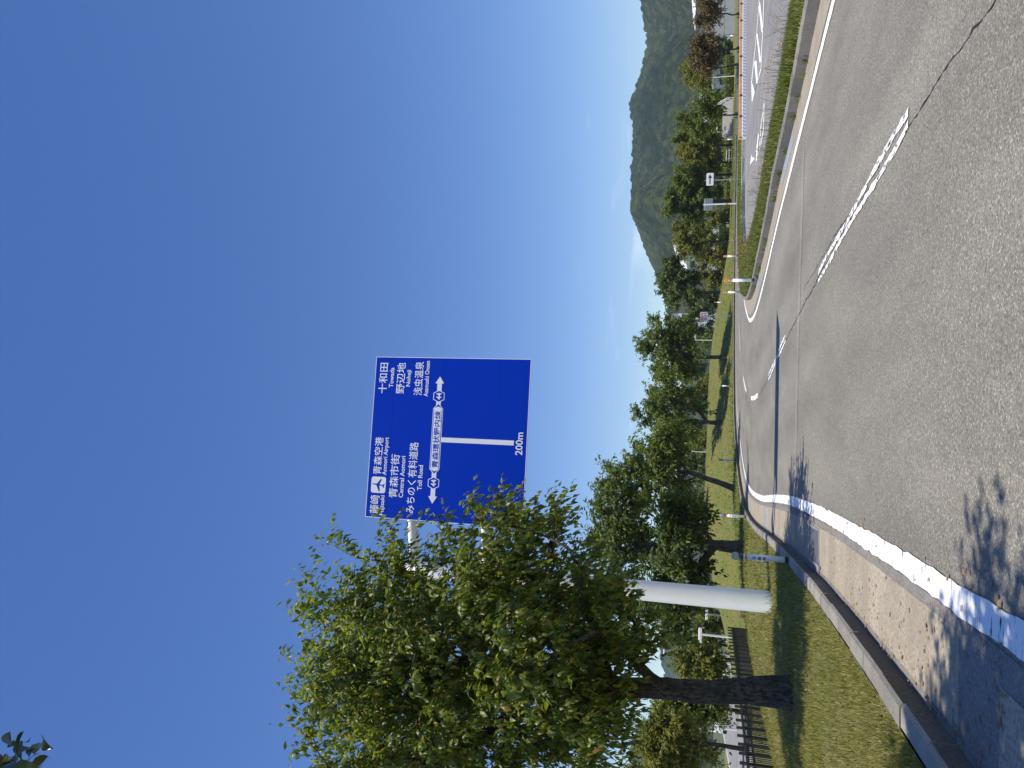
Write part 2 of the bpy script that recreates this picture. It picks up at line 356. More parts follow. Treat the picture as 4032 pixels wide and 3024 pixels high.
crack([(3990, -80), (3910, 23), (3808, 172), (3745, 258), (3683, 352), (3600, 470), (3480, 655), (3350, 870), (3232, 1075)], .009)
crack([(3464, 655), (3400, 745), (3338, 845), (3270, 950), (3200, 1080), (3166, 1143)], .008)
crack([(3232, 1080), (3166, 1200), (3110, 1310), (3060, 1410), (3020, 1500), (2990, 1560)], .016)

# kerb stones: one shared mesh, each stone its own object
def kerb_mesh(L_, w_, h_, bev, name):
    V = []; prof = [(0, -.15), (0, h_ - bev), (-bev, h_), (-w_ + .008, h_), (-w_, h_ - .008), (-w_, -.15)]
    Fc = []
    for y in (-L_ / 2, L_ / 2): V += [(x, y, z) for x, z in prof]
    n = len(prof)
    for i in range(n): Fc.append((i, (i + 1) % n, n + (i + 1) % n, n + i))
    Fc += [tuple(range(n))[::-1], tuple(range(n, 2 * n))]
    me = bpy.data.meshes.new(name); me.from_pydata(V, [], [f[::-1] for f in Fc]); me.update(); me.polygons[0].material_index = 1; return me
def kerb(name, P, N, material, side, h_, cond, root_label, bev=.022, face=None):
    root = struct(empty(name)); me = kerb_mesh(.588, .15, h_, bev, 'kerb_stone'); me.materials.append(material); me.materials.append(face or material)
    for i in range(len(P) - 1):
        c = (P[i] + P[i + 1]) / 2
        if not cond(c): continue
        t = P[i + 1] - P[i]; o = link('kerb_stone', me, None, root)
        ang = math.atan2(-t[0], t[1]) + (math.pi if side < 0 else 0)
        o.location = (c[0] + random.gauss(0, .003), c[1], random.gauss(0, .003)); o.rotation_euler = (0, random.gauss(0, .006), ang + random.gauss(0, .004))
    return root
kerb('left_kerb', LKs, LKn, M_CONCW, 1, .15, lambda c: c[1] > 2 and c[0] < 24, '', face=M_KFACE)
kerb('right_kerb', RKs, RKn, M_CONCD, -1, .19, lambda c: c[1] > 8 and c[0] < 12, '')
# solid kerb beyond the last stones (behind the camera and far down the road)
for P, N, sg, h_, mt, cond in ((LKs, LKn, -1, .15, M_CONCW, lambda c: c[0] >= 23.6), (LKs, LKn, -1, .15, M_CONCW, lambda c: c[1] <= 2.3), (RKs, RKn, 1, .19, M_CONCD, lambda c: c[0] >= 11.6), (RKs, RKn, 1, .19, M_CONCD, lambda c: c[1] <= 8.3)):
    idx = [i for i in range(len(P)) if cond(P[i])][::3]; b = MB(); V = []
    for i in idx:
        p, n_ = P[i], N[i] * sg; V += [(p[0], p[1], -.1), (p[0], p[1], h_), (p[0] + n_[0] * .15, p[1] + n_[1] * .15, h_), (p[0] + n_[0] * .15, p[1] + n_[1] * .15, -.1)]
    Fc = [(4 * k + j, 4 * k + j + 1, 4 * k + j + 5, 4 * k + j + 4) for k in range(len(idx) - 1) for j in range(3)]
    struct(b.add(V, Fc).build('kerb_run', mt))
# gutters
gut = struct(empty('left_gutter')); sm = MB().box((0, 0, -.045), (.52, .588, .1), 0, .006)
slab_me = bpy.data.meshes.new('gutter_slab'); slab_me.from_pydata(sm.v, [], sm.f); slab_me.materials.append(M_CONC)
for i in range(len(LKs) - 1):
    c = (LKs[i] + LKs[i + 1]) / 2
    if not (4.55 < c[1] < 33): continue
    t = LKs[i + 1] - LKs[i]; n_ = LKn[i]; o = link('gutter_slab', slab_me, None, gut)
    o.location = (c[0] + n_[0] * .325, c[1] + n_[1] * .325, .004 + random.gauss(0, .0008)); o.rotation_euler = (0, 0, math.atan2(-t[0], t[1]))
lo = LKs[(LKs[:, 1] > -38) & (LKs[:, 0] < 30)]; ln = normals(lo)
strip('gutter_joint', lo + ln * .0, lo + ln * .66, .003, M_GRAVD if False else M_CONCD)
lo2 = lo[(lo[:, 1] < 4.4)]; strip('gutter_strip', lo2 + normals(lo2) * .02, lo2 + normals(lo2) * .5, .006, M_CONC)
lo2 = lo[(lo[:, 1] > 32.9)]; strip('gutter_strip', lo2 + normals(lo2) * .02, lo2 + normals(lo2) * .58, .006, M_CONC)
ro = RKs[(RKs[:, 1] > -38) & (RKs[:, 0] < 30)]; rn = normals(ro)
strip('gutter_strip', ro - rn * .62, ro - rn * 0.0, .005, M_CONC)
def at_kerb(P, N, y):
    i = int(np.argmin(abs(P[:, 1] - y) + (P[:, 0] > 30) * 100)); t = P[i + 1] - P[i]; return P[i], N[i], math.atan2(-t[0], t[1])
p, n_, a = at_kerb(LKs, LKn, 10.3)
root = empty('drain_grate', (p[0] + n_[0] * .33, p[1] + n_[1] * .33, .011), a)
b = MB()
for x in (-.22, .22): b.box((x, 0, .004), (.03, 1.0, .012))
for y in (-.49, .49): b.box((0, y, .0042), (.47, .03, .0125))
b.build('frame', M_GREY, root); MB().box((0, 0, -.001), (.42, .96, .006)).build('sump', M_DGREY, root)
for k in range(16): MB().box((0, -.45 + k * .06, .003), (.41, .022, .011)).build('bar', M_GRATE, root)
tag(root, 'dark steel drain grate in the left gutter under the tree shadow', 'drain grate')
for y, side, ln_ in ((20.1, 0, .9), (16.2, 1, 2.4), (27.0, 1, 2.2)):
    P, N = (LKs, LKn) if side == 0 else (RKs, RKn)
    p, n_, a = at_kerb(P, N, y); s2 = .33 if side == 0 else -.2
    root = empty('drain_cover', (p[0] + n_[0] * s2, p[1] + n_[1] * s2, .009), a)
    MB().box((0, 0, 0), (.46 if side == 0 else .3, ln_, .012), 0, .003).build('plate', M_COVER, root)
    MB().box((0, ln_ * .3, .008), (.06, .03, .006)).build('lifting_slot', M_DGREY, root)
    tag(root, {20.1: 'pale blue grey drain cover in the left gutter beyond the sign pole shadow', 16.2: 'long pale blue drain cover nearest the camera along the right kerb', 27.0: 'pale blue drain cover by the nose of the right verge'}[y], 'drain cover')

# ------------------------------------------------------------------ left and far verge: one sheet that follows the kerb
offs = [.15, .5, 1, 1.6, 2.3, 3, 3.8, 4.5, 5.1, 5.8, 6.6, 8, 10, 12.5, 16, 20, 26, 34, 46, 70]
pL = np.interp(offs, [.15, 2, 3, 4.2, 5.1, 5.8, 7, 12, 46, 70], [.15, .15, .1, 0, -.2, -.42, -.55, -.6, -.6, -.95])
pB = np.interp(offs, [.15, 1, 3, 6, 9, 12, 16, 22, 30, 46, 70], [.15, .22, .5, 1.15, 1.8, 2.1, 1.9, 1.0, .3, .1, 0])
pR = np.interp(offs, [.15, 3, 46, 70], [.16, .2, .25, .2])
vs = resample(LK, 1.2); vs = vs[vs[:, 1] > -30]; vn = -normals(vs)
for _ in range(12): vn[1:-1] = (vn[:-2] + vn[1:-1] * 2 + vn[2:]) / 4
vn /= np.linalg.norm(vn, axis=1)[:, None]
V = []
def sst(a, b, x): t = min(1, max(0, (x - a) / (b - a))); return t * t * (3 - 2 * t)
for p, n_ in zip(vs, vn):
    wb = sst(42, 58, p[1]); wr = sst(9, 22, p[0])
    for k, o_ in enumerate(offs):
        q = p + n_ * o_; wq = wb * sst(-24, -11, q[0])
        z = pL[k] * (1 - wq) + wq * (pB[k] * (1 - wr) + pR[k] * wr)
        bmp = .035 * math.sin(q[0] * 1.7 + q[1] * .9) * math.sin(q[1] * 1.3 - q[0]) * min(1, (o_ - .15) / 1.5)
        V.append((q[0], q[1], z + bmp))
no = len(offs)
Fc = [(i * no + k, i * no + k + 1, (i + 1) * no + k + 1, (i + 1) * no + k) for i in range(len(vs) - 1) for k in range(no - 1)]
vo = MB().add(V, Fc).build('verge', M_LAWN, smooth=True); struct(vo)
vo.data.materials.append(M_BANK)
for f in vo.data.polygons:
    if f.center.y > 24: f.material_index = 1
VB = BVHTree.FromPolygons([Vector(v) for v in V], Fc)
def gz(x, y, dflt=-1.1):
    h = VB.ray_cast(Vector((x, y, 50)), Vector((0, 0, -1)))[0]
    return h.z if h else dflt

# right verge between the kerb and the side road, and the side road itself
A2 = [(7, -40), (6.6, 5), (6.3, 12.6), (6.0, 15), (5.9, 18.5), (5.65, 21), (5.55, 25), (5.7, 29), (6.2, 34), (7.0, 39), (7.9, 41.6), (9.5, 44.2), (12.2, 46.2), (14.7, 47.6), (20, 50.9), (27.6, 56.8), (45, 67), (70, 74)]
RV = [(5.9, -40), (5.85, 5), (5.52, 12.6), (5.1, 15), (4.83, 18.5), (4.55, 21), (4.14, 25), (3.83, 29), (3.98, 34), (4.68, 39), (5.18, 41.6), (6.75, 46), (9.15, 51), (13.1, 56), (20.1, 60.9), (32, 66.9), (60, 75.9), (90, 83)]
NA = 20; A2f, RVf = [], []
for i in range(len(A2) - 1):
    for t in np.linspace(0, 1, 12, endpoint=False):
        A2f.append(np.array(A2[i]) * (1 - t) + np.array(A2[i + 1]) * t); RVf.append(np.array(RV[i]) * (1 - t) + np.array(RV[i + 1]) * t)
A2f, RVf = np.array(A2f), np.array(RVf)
V = []; nw = 6
for p, q in zip(RVf, A2f):
    for t in np.linspace(0, 1, nw): 
        c = p * (1 - t) + q * t; V.append((c[0], c[1], .17 + .05 * math.sin(math.pi * t) - (.06 if t > .99 and c[1] < 38 else 0)))
Fc = [(i * nw + k, i * nw + k + 1, (i + 1) * nw + k + 1, (i + 1) * nw + k) for i in range(len(RVf) - 1) for k in range(nw - 1)]
struct(MB().add(V, [f[::-1] for f in Fc]).build('right_verge', M_BANK))
V = [(p[0] - .02, p[1], .012) for p in A2] + [(140, 100, .012), (140, -40, .012)]
struct(MB().add(V, [tuple(range(len(V)))]).build('side_road', M_ASPH2))
K2 = resample([(6.4, 35), (7.0, 39), (7.9, 41.6), (9.5, 44.2), (12.2, 46.2), (14.7, 47.6), (20, 50.9), (27.6, 56.8), (45, 67)], .6)
kerb('side_road_kerb', K2, normals(K2), M_CONCL, 1, .2, lambda c: c[0] < 24, '')
line('kerb_line', [tuple(p) for p in (K2 - normals(K2) * .08)[10::6]], .12, .212, M_PAINT, .5)
def zz(px): return [tuple(G(2860 + x * .452, y * .452, .02)[:2]) + (.02,) for x, y in px]
for poly in ([(222, 895), (216, 720), (222, 720), (229, 862)], [(229, 862), (225, 895), (296, 604), (300, 600), (305, 430), (310, 430), (304, 606)], [(216, 720), (243, 480), (265, 260), (284, 0), (288, 0), (268, 262), (247, 482), (222, 720)],
             [(305, 430), (315, 270), (323, 0), (328, 0), (320, 270), (310, 430)],
             [(243, 540), (262, 525), (276, 722), (262, 735)], [(262, 300), (272, 290), (303, 530), (290, 548)], [(280, 30), (294, 20), (321, 262), (306, 280)], [(220, 725), (226, 720), (246, 800), (228, 862)],
             [(206, 1442), (219, 1340), (222, 1366), (246, 1378), (244, 1386), (222, 1412)], [(252, 1448), (262, 1320), (256, 1322), (270, 1230), (276, 1160), (284, 1160), (276, 1250), (270, 1370)],
             [(288, 1302), (298, 1100), (328, 896), (332, 898), (326, 1140), (296, 1290), (302, 1230), (320, 1130), (326, 930), (304, 1100), (292, 1300)]):
    struct(MB().add(zz(poly), [tuple(range(len(poly)))]).build('road_marking', M_PAINT))

# ------------------------------------------------------------------ grass blades (nobody could count these)
def blades(name, P, h, wd, lean, material, label):
    n = len(P); a = RNG.uniform(0, 2 * math.pi, n); d = np.stack([np.cos(a), np.sin(a), np.zeros(n)], 1)
    s = np.stack([-d[:, 1], d[:, 0], np.zeros(n)], 1); hh = (h * RNG.uniform(.5, 1.35, n))[:, None]
    if hasattr(wd, '__len__'): wd = wd[:, None]
    tip = P + d * hh * lean * RNG.uniform(.2, 1.3, n)[:, None] + np.array([0, 0, 1]) * hh
    Vv = np.stack([P - s * wd / 2, P + s * wd / 2, tip], 1).reshape(-1, 3)
    me = np_mesh(name, Vv, np.arange(3 * n).reshape(-1, 3)); o = link(name, me, material)
    return tag(o, label, 'grass', kind='stuff')
def lawn_points(n, ylo, yhi, offlo, offhi, pw):
    out = []
    u = RNG.uniform(0, 1, n); y = (ylo ** (1 - pw) + u * (yhi ** (1 - pw) - ylo ** (1 - pw))) ** (1 / (1 - pw))
    o_ = offlo + RNG.uniform(0, 1, n) * (offhi - offlo)
    i = np.searchsorted(vs[:60, 1], y).clip(1, len(vs) - 2)
    f = ((y - vs[i - 1, 1]) / (vs[i, 1] - vs[i - 1, 1] + 1e-9))[:, None]
    q = vs[i - 1] * (1 - f) + vs[i] * f + (vn[i - 1] * (1 - f) + vn[i] * f) * o_[:, None]
    z = np.array([gz(a, b, 0) for a, b in q]); return np.column_stack([q, z])
pts = lawn_points(190000, 3.5, 30, .155, 6.0, 2.0)
clump = np.sin(pts[:, 0] * 3.1 + np.sin(pts[:, 1] * 2.3)) * np.sin(pts[:, 1] * 2.7 + pts[:, 0]) 
keep = RNG.uniform(0, 1, len(pts)) < .72 + .28 * clump; pts = pts[keep]
blades('lawn_grass', pts, .036 + .0012 * pts[:, 1], .003 + .0007 * pts[:, 1], .9, M_BLADE, 'short mown yellow green grass on the left lawn beside the kerb')
# bank grass, coarser, further away
P2 = []
for _ in range(42000):
    i = random.randrange(25, len(vs) - 1); o_ = .16 + 13 * random.random() ** 1.5; q = vs[i] + (vs[i + 1] - vs[i]) * random.random() + vn[i] * o_
    if q[1] > 26 and q[0] < 32: P2.append((q[0], q[1]))
P2 = np.array(P2); P2 = np.column_stack([P2, [gz(a, b, 0) for a, b in P2]])
blades('bank_grass', P2, .09, .05, .8, M_BLADE2, 'sunlit green grass on the far bank below the tree row')
# right verge grass, longer
w_ = RNG.uniform(0, 1, 70000) ** 1.0; ii = RNG.integers(13 * 1, len(RVf) - 1, 70000); yy = RVf[ii, 1]; ok = (yy > 7) & (yy < 62) & (RNG.uniform(0, 1, 70000) < np.where(yy < 45, 1, .5))
ii, w_ = ii[ok], w_[ok]; fr = RNG.uniform(0, 1, len(ii))[:, None]
pp = (RVf[ii] * (1 - fr) + RVf[ii + 1] * fr) * (1 - w_[:, None]) + (A2f[ii] * (1 - fr) + A2f[ii + 1] * fr) * w_[:, None]
pp = np.column_stack([pp, .17 + .05 * np.sin(math.pi * w_)])
blades('verge_grass', pp, .1, .008 + .0008 * pp[:, 1], .7, M_BLADE2, 'longer green grass growing on the right verge inside the bend')
# flowering weeds on stalks
b = MB(); by = MB()
for _ in range(430):
    i = random.randrange(14, 130); 
    if RVf[i][1] < 10 or RVf[i][1] > 46: continue
    t = random.random() ** .55; c = RVf[i] * (1 - t) + A2f[i] * t; h_ = random.uniform(.12, .42) * (.6 + .5 * t); z0 = .18
    lx, ly = random.gauss(0, .12) * h_ * 2, random.gauss(0, .12) * h_ * 2
    r_ = .002 + .0001 * c[1]
    b.tube([(c[0], c[1], z0), (c[0] + lx * .4, c[1] + ly * .4, z0 + h_ * .6), (c[0] + lx, c[1] + ly, z0 + h_)], [r_, r_ * .8, r_ * .6], 3, False)
    for _k in range(random.randint(0, 2)):
        h2 = h_ * random.uniform(.5, .8); b.tube([(c[0] + lx * .4, c[1] + ly * .4, z0 + h2 * .8), (c[0] + lx + random.gauss(0, .05), c[1] + ly + random.gauss(0, .05), z0 + h2 + .1)], [r_ * .7, r_ * .5], 3, False)
    if random.random() < .55:
        q = random.uniform(.010, .017) + .0002 * c[1]; by.tube([(c[0] + lx, c[1] + ly, z0 + h_ - q * .4), (c[0] + lx, c[1] + ly, z0 + h_ + q * .3), (c[0] + lx, c[1] + ly, z0 + h_ + q * .6)], [q * .4, q, q * .8], 5)
o = b.build('weed_stalks', M_STALK); tag(o, 'thin brown weed stalks standing above the right verge grass', 'weeds', kind='stuff')
o = by.build('weed_flowers', M_YEL); tag(o, 'small yellow flower heads on the right verge weeds', 'flowers', kind='stuff')
# fallen leaves in the left gutter
b = MB()
for _ in range(420):
    y = 3.8 + 22 * random.random() ** 1.6; p, n_, a = at_kerb(LKs, LKn, y); o_ = .03 + .9 * random.random() ** 2.2
    q = random.uniform(.008, .022); a2 = random.uniform(0, 6.3); c = (p[0] + n_[0] * o_, y, .012)
    b.add([(c[0] + q * math.cos(a2 + k), c[1] + q * .6 * math.sin(a2 + k) * 1.4, c[2] + random.uniform(0, .008)) for k in (0, 1.2, 3.1, 4.4)], [(0, 1, 2, 3)])
tag(b.build('leaf_litter', M_DRY), 'dry brown leaf litter scattered along the left gutter', 'leaf litter', kind='stuff')
# little weeds in the kerb joints on the right
b = MB()
for _ in range(26):
    y = random.uniform(11, 30); p, n_, a = at_kerb(RKs, RKn, y)
    for _k in range(random.randint(5, 16)):
        a2 = random.uniform(0, 6.3); h_ = random.uniform(.04, .13); c = (p[0] - n_[0] * .03 + random.gauss(0, .04), y + random.gauss(0, .06), .005)
        tp = (c[0] + math.cos(a2) * h_ * .7, c[1] + math.sin(a2) * h_ * .7, c[2] + h_); sx, sy = -math.sin(a2) * .016, math.cos(a2) * .016; mdp = [(c[j] + tp[j]) / 2 for j in range(3)]
        b.add([c, (mdp[0] + sx, mdp[1] + sy, mdp[2] + .02), tp, (mdp[0] - sx, mdp[1] - sy, mdp[2] + .02)], [(0, 1, 2, 3)])
tag(b.build('gutter_weeds', M_LEAFM), 'small green weeds sprouting at the foot of the right kerb', 'weeds', kind='stuff')

# ------------------------------------------------------------------ trees
def leaves_mesh(P, Dr, Ln, name, wid=.5, droop=.42, org=(0, 0, 0)):
    """P base points, Dr unit axes, Ln lengths: folded, drooping five-point leaves"""
    n = len(P); up = RNG.normal(0, .55, (n, 3)) + np.array([0, 0, 1.0])
    s = np.cross(Dr, up); s /= np.linalg.norm(s, axis=1)[:, None] + 1e-9; nn = np.cross(s, Dr)
    Ln = Ln[:, None]; wv = wid * RNG.uniform(.7, 1.2, n)[:, None]
    base = P; midp = P + Dr * Ln * .45 + nn * Ln * .06; l = P + Dr * Ln * .42 + s * Ln * wv / 2 - nn * Ln * .05; r = P + Dr * Ln * .42 - s * Ln * wv / 2 - nn * Ln * .05
    tip = P + Dr * Ln - nn * Ln * droop * RNG.uniform(.4, 1.5, n)[:, None]
    Vv = np.stack([base, l, midp, r, tip], 1).reshape(-1, 3) - np.array(org)
    k = (np.arange(n) * 5)[:, None]
    Ff = np.stack([k + np.array([0, 2, 1]), k + np.array([0, 3, 2]), k + np.array([1, 2, 4]), k + np.array([2, 3, 4])], 1).reshape(-1, 3)
    return np_mesh(name, Vv, Ff)

def fine_leaves_mesh(P, Dr, Ln, name, wid=.5, droop=.42, org=(0, 0, 0)):
    n = len(P); up = RNG.normal(0, .4, (n, 3)) + np.array([0, 0, 1.0]); s_ = np.cross(Dr, up); s_ /= np.linalg.norm(s_, axis=1)[:, None] + 1e-9; nn = np.cross(s_, Dr)
    us = np.array([0, .12, .28, .45, .62, .8, 1.0]); ws = np.array([.02, .55, .92, 1.0, .82, .42, .0]); rows = []; Lc = Ln[:, None]; dv = droop * RNG.uniform(.6, 1.5, n)[:, None]; cup = RNG.uniform(.05, .3, n)[:, None]
    for u, w__ in zip(us, ws):
        c = P + Dr * Lc * (u - .12 * dv * u ** 2) - nn * Lc * dv * u ** 2; hw = Lc * wid * .5 * w__ * RNG.uniform(.9, 1.1, n)[:, None]
        rows += [c + s_ * hw + nn * hw * cup * 2, c - nn * Lc * .01, c - s_ * hw + nn * hw * cup * 2]
    Vv = np.stack(rows, 1).reshape(-1, 3) - np.array(org); k = (np.arange(n) * 21)[:, None]; fs = []
    for i in range(6):
        for j in (0, 1): fs.append(k + np.array([3 * i + j, 3 * i + j + 1, 3 * i + j + 4, 3 * i + j + 3]))
    me = np_mesh(name, Vv, np.stack(fs, 1).reshape(-1, 4))
    me.polygons.foreach_set('use_smooth', np.ones(len(me.polygons), dtype=bool)); return me
def tree(name, base, fork_z, trunk_r, blobs, n_tips, sub, per, leaf, lmat, label, cat='tree', group=None, seed=1, lean=(0, 0), step=.4, bark=None, shell=.45, keep=None, sub_len=(.45, .85), down=.22, minr=.006, stakes=False, up_bias=.15, wid=.5, upright=.0, extra=None, wind=None, fine_leaf=False):
    rg = np.random.default_rng(seed); base = np.array(base, float)
    vol = np.array([b_[3] * b_[4] * b_[5] for b_ in blobs]) ** .8; which = rg.choice(len(blobs), n_tips, p=vol / vol.sum())
    d = rg.normal(size=(n_tips, 3)); d /= np.linalg.norm(d, axis=1)[:, None]; rr = rg.uniform(0, 1, n_tips) ** shell
    B = np.array(blobs)[which]; tips = B[:, :3] + d * rr[:, None] * B[:, 3:6]
    if extra is not None: tips = np.vstack([tips, extra])
    tips = tips[tips[:, 2] > base[2] + fork_z * .55]
    top = np.array([base[0] + lean[0], base[1] + lean[1], base[2] + fork_z])
    cen = np.average(np.array(blobs)[:, :3], axis=0, weights=vol); zmax = max(b_[2] + b_[5] for b_ in blobs)
    nodes = [base]; par = [-1]
    nt_ = max(3, int(fork_z / .5))
    for i in range(1, nt_ + 1):
        t = i / nt_; nodes.append(base + (top - base) * t + np.array([rg.normal(0, .02), rg.normal(0, .02), 0]) * fork_z * .4 * (t < 1)); par.append(i - 1)
    lead = np.array([cen[0], cen[1], base[2] + (zmax - base[2]) * .78]); k0 = len(nodes) - 1; nl = max(3, int(np.linalg.norm(lead - top) / .5))
    for i in range(1, nl + 1):
        t = i / nl; nodes.append(top + (lead - top) * t + rg.normal(0, .06, 3)); par.append(len(nodes) - 2)
    order = np.argsort(np.linalg.norm(tips - top, axis=1)); tipdir = []; tipidx = []
    arr = np.array(nodes); depth = [0.0]
    for i in range(1, len(nodes)): depth.append(depth[par[i]] + np.linalg.norm(arr[i] - arr[par[i]]))
    buf = np.zeros((len(nodes) + n_tips * 30, 3)); buf[:len(nodes)] = arr; cnt = len(nodes); dep = np.zeros(len(buf)); dep[:cnt] = depth; bz = base[2] + fork_z * .62
    for ti in order:
        tp = tips[ti]; nd = buf[:cnt]; v = tp - nd; L_ = np.linalg.norm(v, axis=1)
        cost = L_ + .32 * dep[:cnt] + np.where(nd[:, 2] < bz, 50, 0) + np.clip(nd[:, 2] + .15 * L_ - tp[2], 0, None) * 1.1
        j = int(np.argmin(cost)); p0 = nd[j].copy(); ln_ = L_[j]; ns = max(2, int(ln_ / step)); 
        ctrl = p0 + (tp - p0) * .5 + np.array([0, 0, up_bias * ln_]) + rg.normal(0, .045 * ln_, 3); prev = j
        for q in range(1, ns + 1):
            t = q / ns; pt = p0 * (1 - t) ** 2 + ctrl * 2 * t * (1 - t) + tp * t * t + (rg.normal(0, .02, 3) if q < ns else 0)
            buf[cnt] = pt; par.append(prev); dep[cnt] = dep[prev] + ln_ / ns; prev = cnt; cnt += 1
            if cnt >= len(buf) - 2: break
        dv = buf[cnt - 1] - buf[par[cnt - 1]]; tipdir.append(dv / (np.linalg.norm(dv) + 1e-9)); tipidx.append(cnt - 1)
        if cnt >= len(buf) - 40: break
    N = buf[:cnt]; par = np.array(par); load = np.zeros(cnt); 
    for i in tipidx: load[i] += 1
    for i in range(cnt - 1, 0, -1): load[par[i]] += load[i]
    rad = trunk_r * np.clip(load / max(load[0], 1), 1e-4, None) ** .5; rad = np.maximum(rad, minr)
    for i in range(1, nt_ + 1): rad[i] = trunk_r * (1 - .28 * i / nt_)
    rad[0] = trunk_r * 1.22; rad[nt_ + 1:] = np.minimum(rad[nt_ + 1:], rad[nt_] * .96)
    root = empty(name, tuple(base)); tag(root, label, cat, group)
    def tubes(ids, n, wob=0.0):
        Vv, Ff = [], []; an = np.arange(n) * 2 * math.pi / n
        for i in ids:
            a0, a1 = N[par[i]], N[i]; t = a1 - a0; t = t / (np.linalg.norm(t) + 1e-9); ref = np.array([1., 0, 0]) if abs(t[0]) < .7 else np.array([0, 1., 0])
            u = np.cross(t, ref); u /= np.linalg.norm(u); v_ = np.cross(t, u); r_a = min(rad[par[i]], rad[i] * 1.7) if par[i] > nt_ else min(rad[par[i]], rad[i] * 1.35)
            b0 = len(Vv); ring = np.outer(np.cos(an), u) + np.outer(np.sin(an), v_); ex = t * rad[i] * .3
            Vv += list(a0 + ring * r_a - base) + list(a1 + ex + ring * rad[i] - base)
            Ff += [(b0 + j, b0 + (j + 1) % n, b0 + n + (j + 1) % n, b0 + n + j) for j in range(n)]
        return Vv, Ff
    bk = bark or M_BARKF
    # the trunk is one continuous tapered tube, roughened
    tb = MB(base); zs = N[:nt_ + 1]; kk = 10 if trunk_r > .12 else 7
    fine = resample(zs, .12); tr_ = np.interp(np.linspace(0, 1, len(fine)), np.linspace(0, 1, nt_ + 1), rad[:nt_ + 1]); tr_[0] *= 1.12
    fine[0, 2] -= .12
    tb.tube(fine, tr_ * (1 + rg.normal(0, .03, len(tr_))), kk); to = tb.build('trunk', bk, root, True)
    ids = [i for i in range(nt_ + 1, cnt)]
    big = [i for i in ids if rad[i] > .03]; sml = [i for i in ids if rad[i] <= .03]
    V1, F1 = tubes(big, 6); V2, F2 = tubes(sml, 3); 
    Ff = F1 + [tuple(i + len(V1) for i in f) for f in F2]
    if V1 or V2:
        me = np_mesh('branches', np.array(V1 + V2), np.array(Ff)); bo = link('branches', me, bk, root)
        for p in me.polygons: p.use_smooth = True
    # leafy shoots around every branch end
    T = N[tipidx]; TD = np.array(tipdir); nT = len(T)
    tp = np.repeat(T, sub, 0); td = np.repeat(TD, sub, 0)
    out = tp - cen; out /= np.linalg.norm(out, axis=1)[:, None] + 1e-9
    sd = td * .6 + out * .5 + rg.normal(0, .55, tp.shape) + np.array([0, 0, upright]); sd /= np.linalg.norm(sd, axis=1)[:, None]
    sl_ = rg.uniform(*sub_len, len(tp)); org_ = tp - td * rg.uniform(0, .5, len(tp))[:, None]
    u = (np.arange(per) + .6) / per
    P = (org_[:, None, :] + sd[:, None, :] * (sl_[:, None] * u)[:, :, None] - np.array([0, 0, 1]) * (.12 * (u ** 2) * sl_[:, None])[:, :, None]).reshape(-1, 3)
    S = np.repeat(sd, per, 0); side = np.cross(S, np.array([0, 0, 1.0])); side /= np.linalg.norm(side, axis=1)[:, None] + 1e-9
    alt = np.tile(np.where(np.arange(per) % 2 == 0, 1., -1.), len(tp))[:, None]
    Dl = S * .45 + side * alt * .6 + rg.normal(0, .35, P.shape) - np.array([0, 0, down]); Dl /= np.linalg.norm(Dl, axis=1)[:, None]
    if wind is not None:
        Dl = S * .3 + side * alt * .42 + rg.normal(0, .24, P.shape) - np.array([-.25, 0, down]); Dl /= np.linalg.norm(Dl, axis=1)[:, None]
    P = P + rg.normal(0, leaf * .22, P.shape)
    Ln = leaf * rg.uniform(.6, 1.3, len(P))
    if keep is not None:
        k = keep(P + Dl * Ln[:, None]); P, Dl, Ln = P[k], Dl[k], Ln[k]
    co = link('crown', (fine_leaves_mesh if fine_leaf else leaves_mesh)(P, Dl, Ln, 'crown', wid, org=base), lmat, root)
    return root

# the big roadside tree by the sign
near_blobs = [(-4.4, 10.9, 5.55, 1.65, 2.5, 1.75), (-3.6, 11.0, 4.7, 1.05, 2.3, 1.0), (-3.8, 11.0, 6.2, 1.0, 1.8, .9), (-5.5, 11.0, 5.6, 1.4, 2.3, 1.5), (-4.2, 11.0, 3.5, 1.15, 1.9, .7), (-3.4, 12.4, 3.7, .8, 1.3, .7), (-5.3, 11.2, 3.7, 1.0, 1.3, .7), (-4.4, 10.9, 6.65, 1.2, 1.6, .6), (-4.1, 10.5, 2.95, 1.1, 1.4, .55), (-3.3, 10.7, 3.05, .75, 1.2, .55), (-2.85, 11.3, 4.5, .5, 1.8, .6), (-5.0, 10.8, 3.1, .8, 1.2, .5), (-2.35, 12.4, 4.2, .45, 1.0, .45), (-3.0, 9.7, 4.2, .7, .9, .7), (-2.5, 10.3, 4.3, .45, .8, .5), (-3.8, 9.3, 3.6, .8, .8, .6)]
ex_px = [(1320, 2150, 11.1), (1430, 2200, 11), (1540, 2100, 11.2), (1600, 2170, 11), (1720, 2070, 10.8), (1800, 2080, 11.3), (1870, 2030, 10.8), (1900, 2060, 11), (1950, 1990, 11), (1960, 2080, 11.1), (2010, 2070, 10.9), (2130, 2080, 11.3), (2180, 2030, 11), (2240, 2160, 11), (2400, 2340, 11),
         (2500, 2480, 11), (2300, 2330, 10.7), (2520, 2420, 11.2), (2560, 2500, 11.0), (1160, 2440, 11.2), (1190, 2560, 11.5), (1220, 2750, 11), (2140, 2990, 11), (2220, 2900, 11.2), (2480, 2560, 11), (2300, 2240, 10.7), (2370, 2330, 11.2), (1230, 2300, 11.3)]
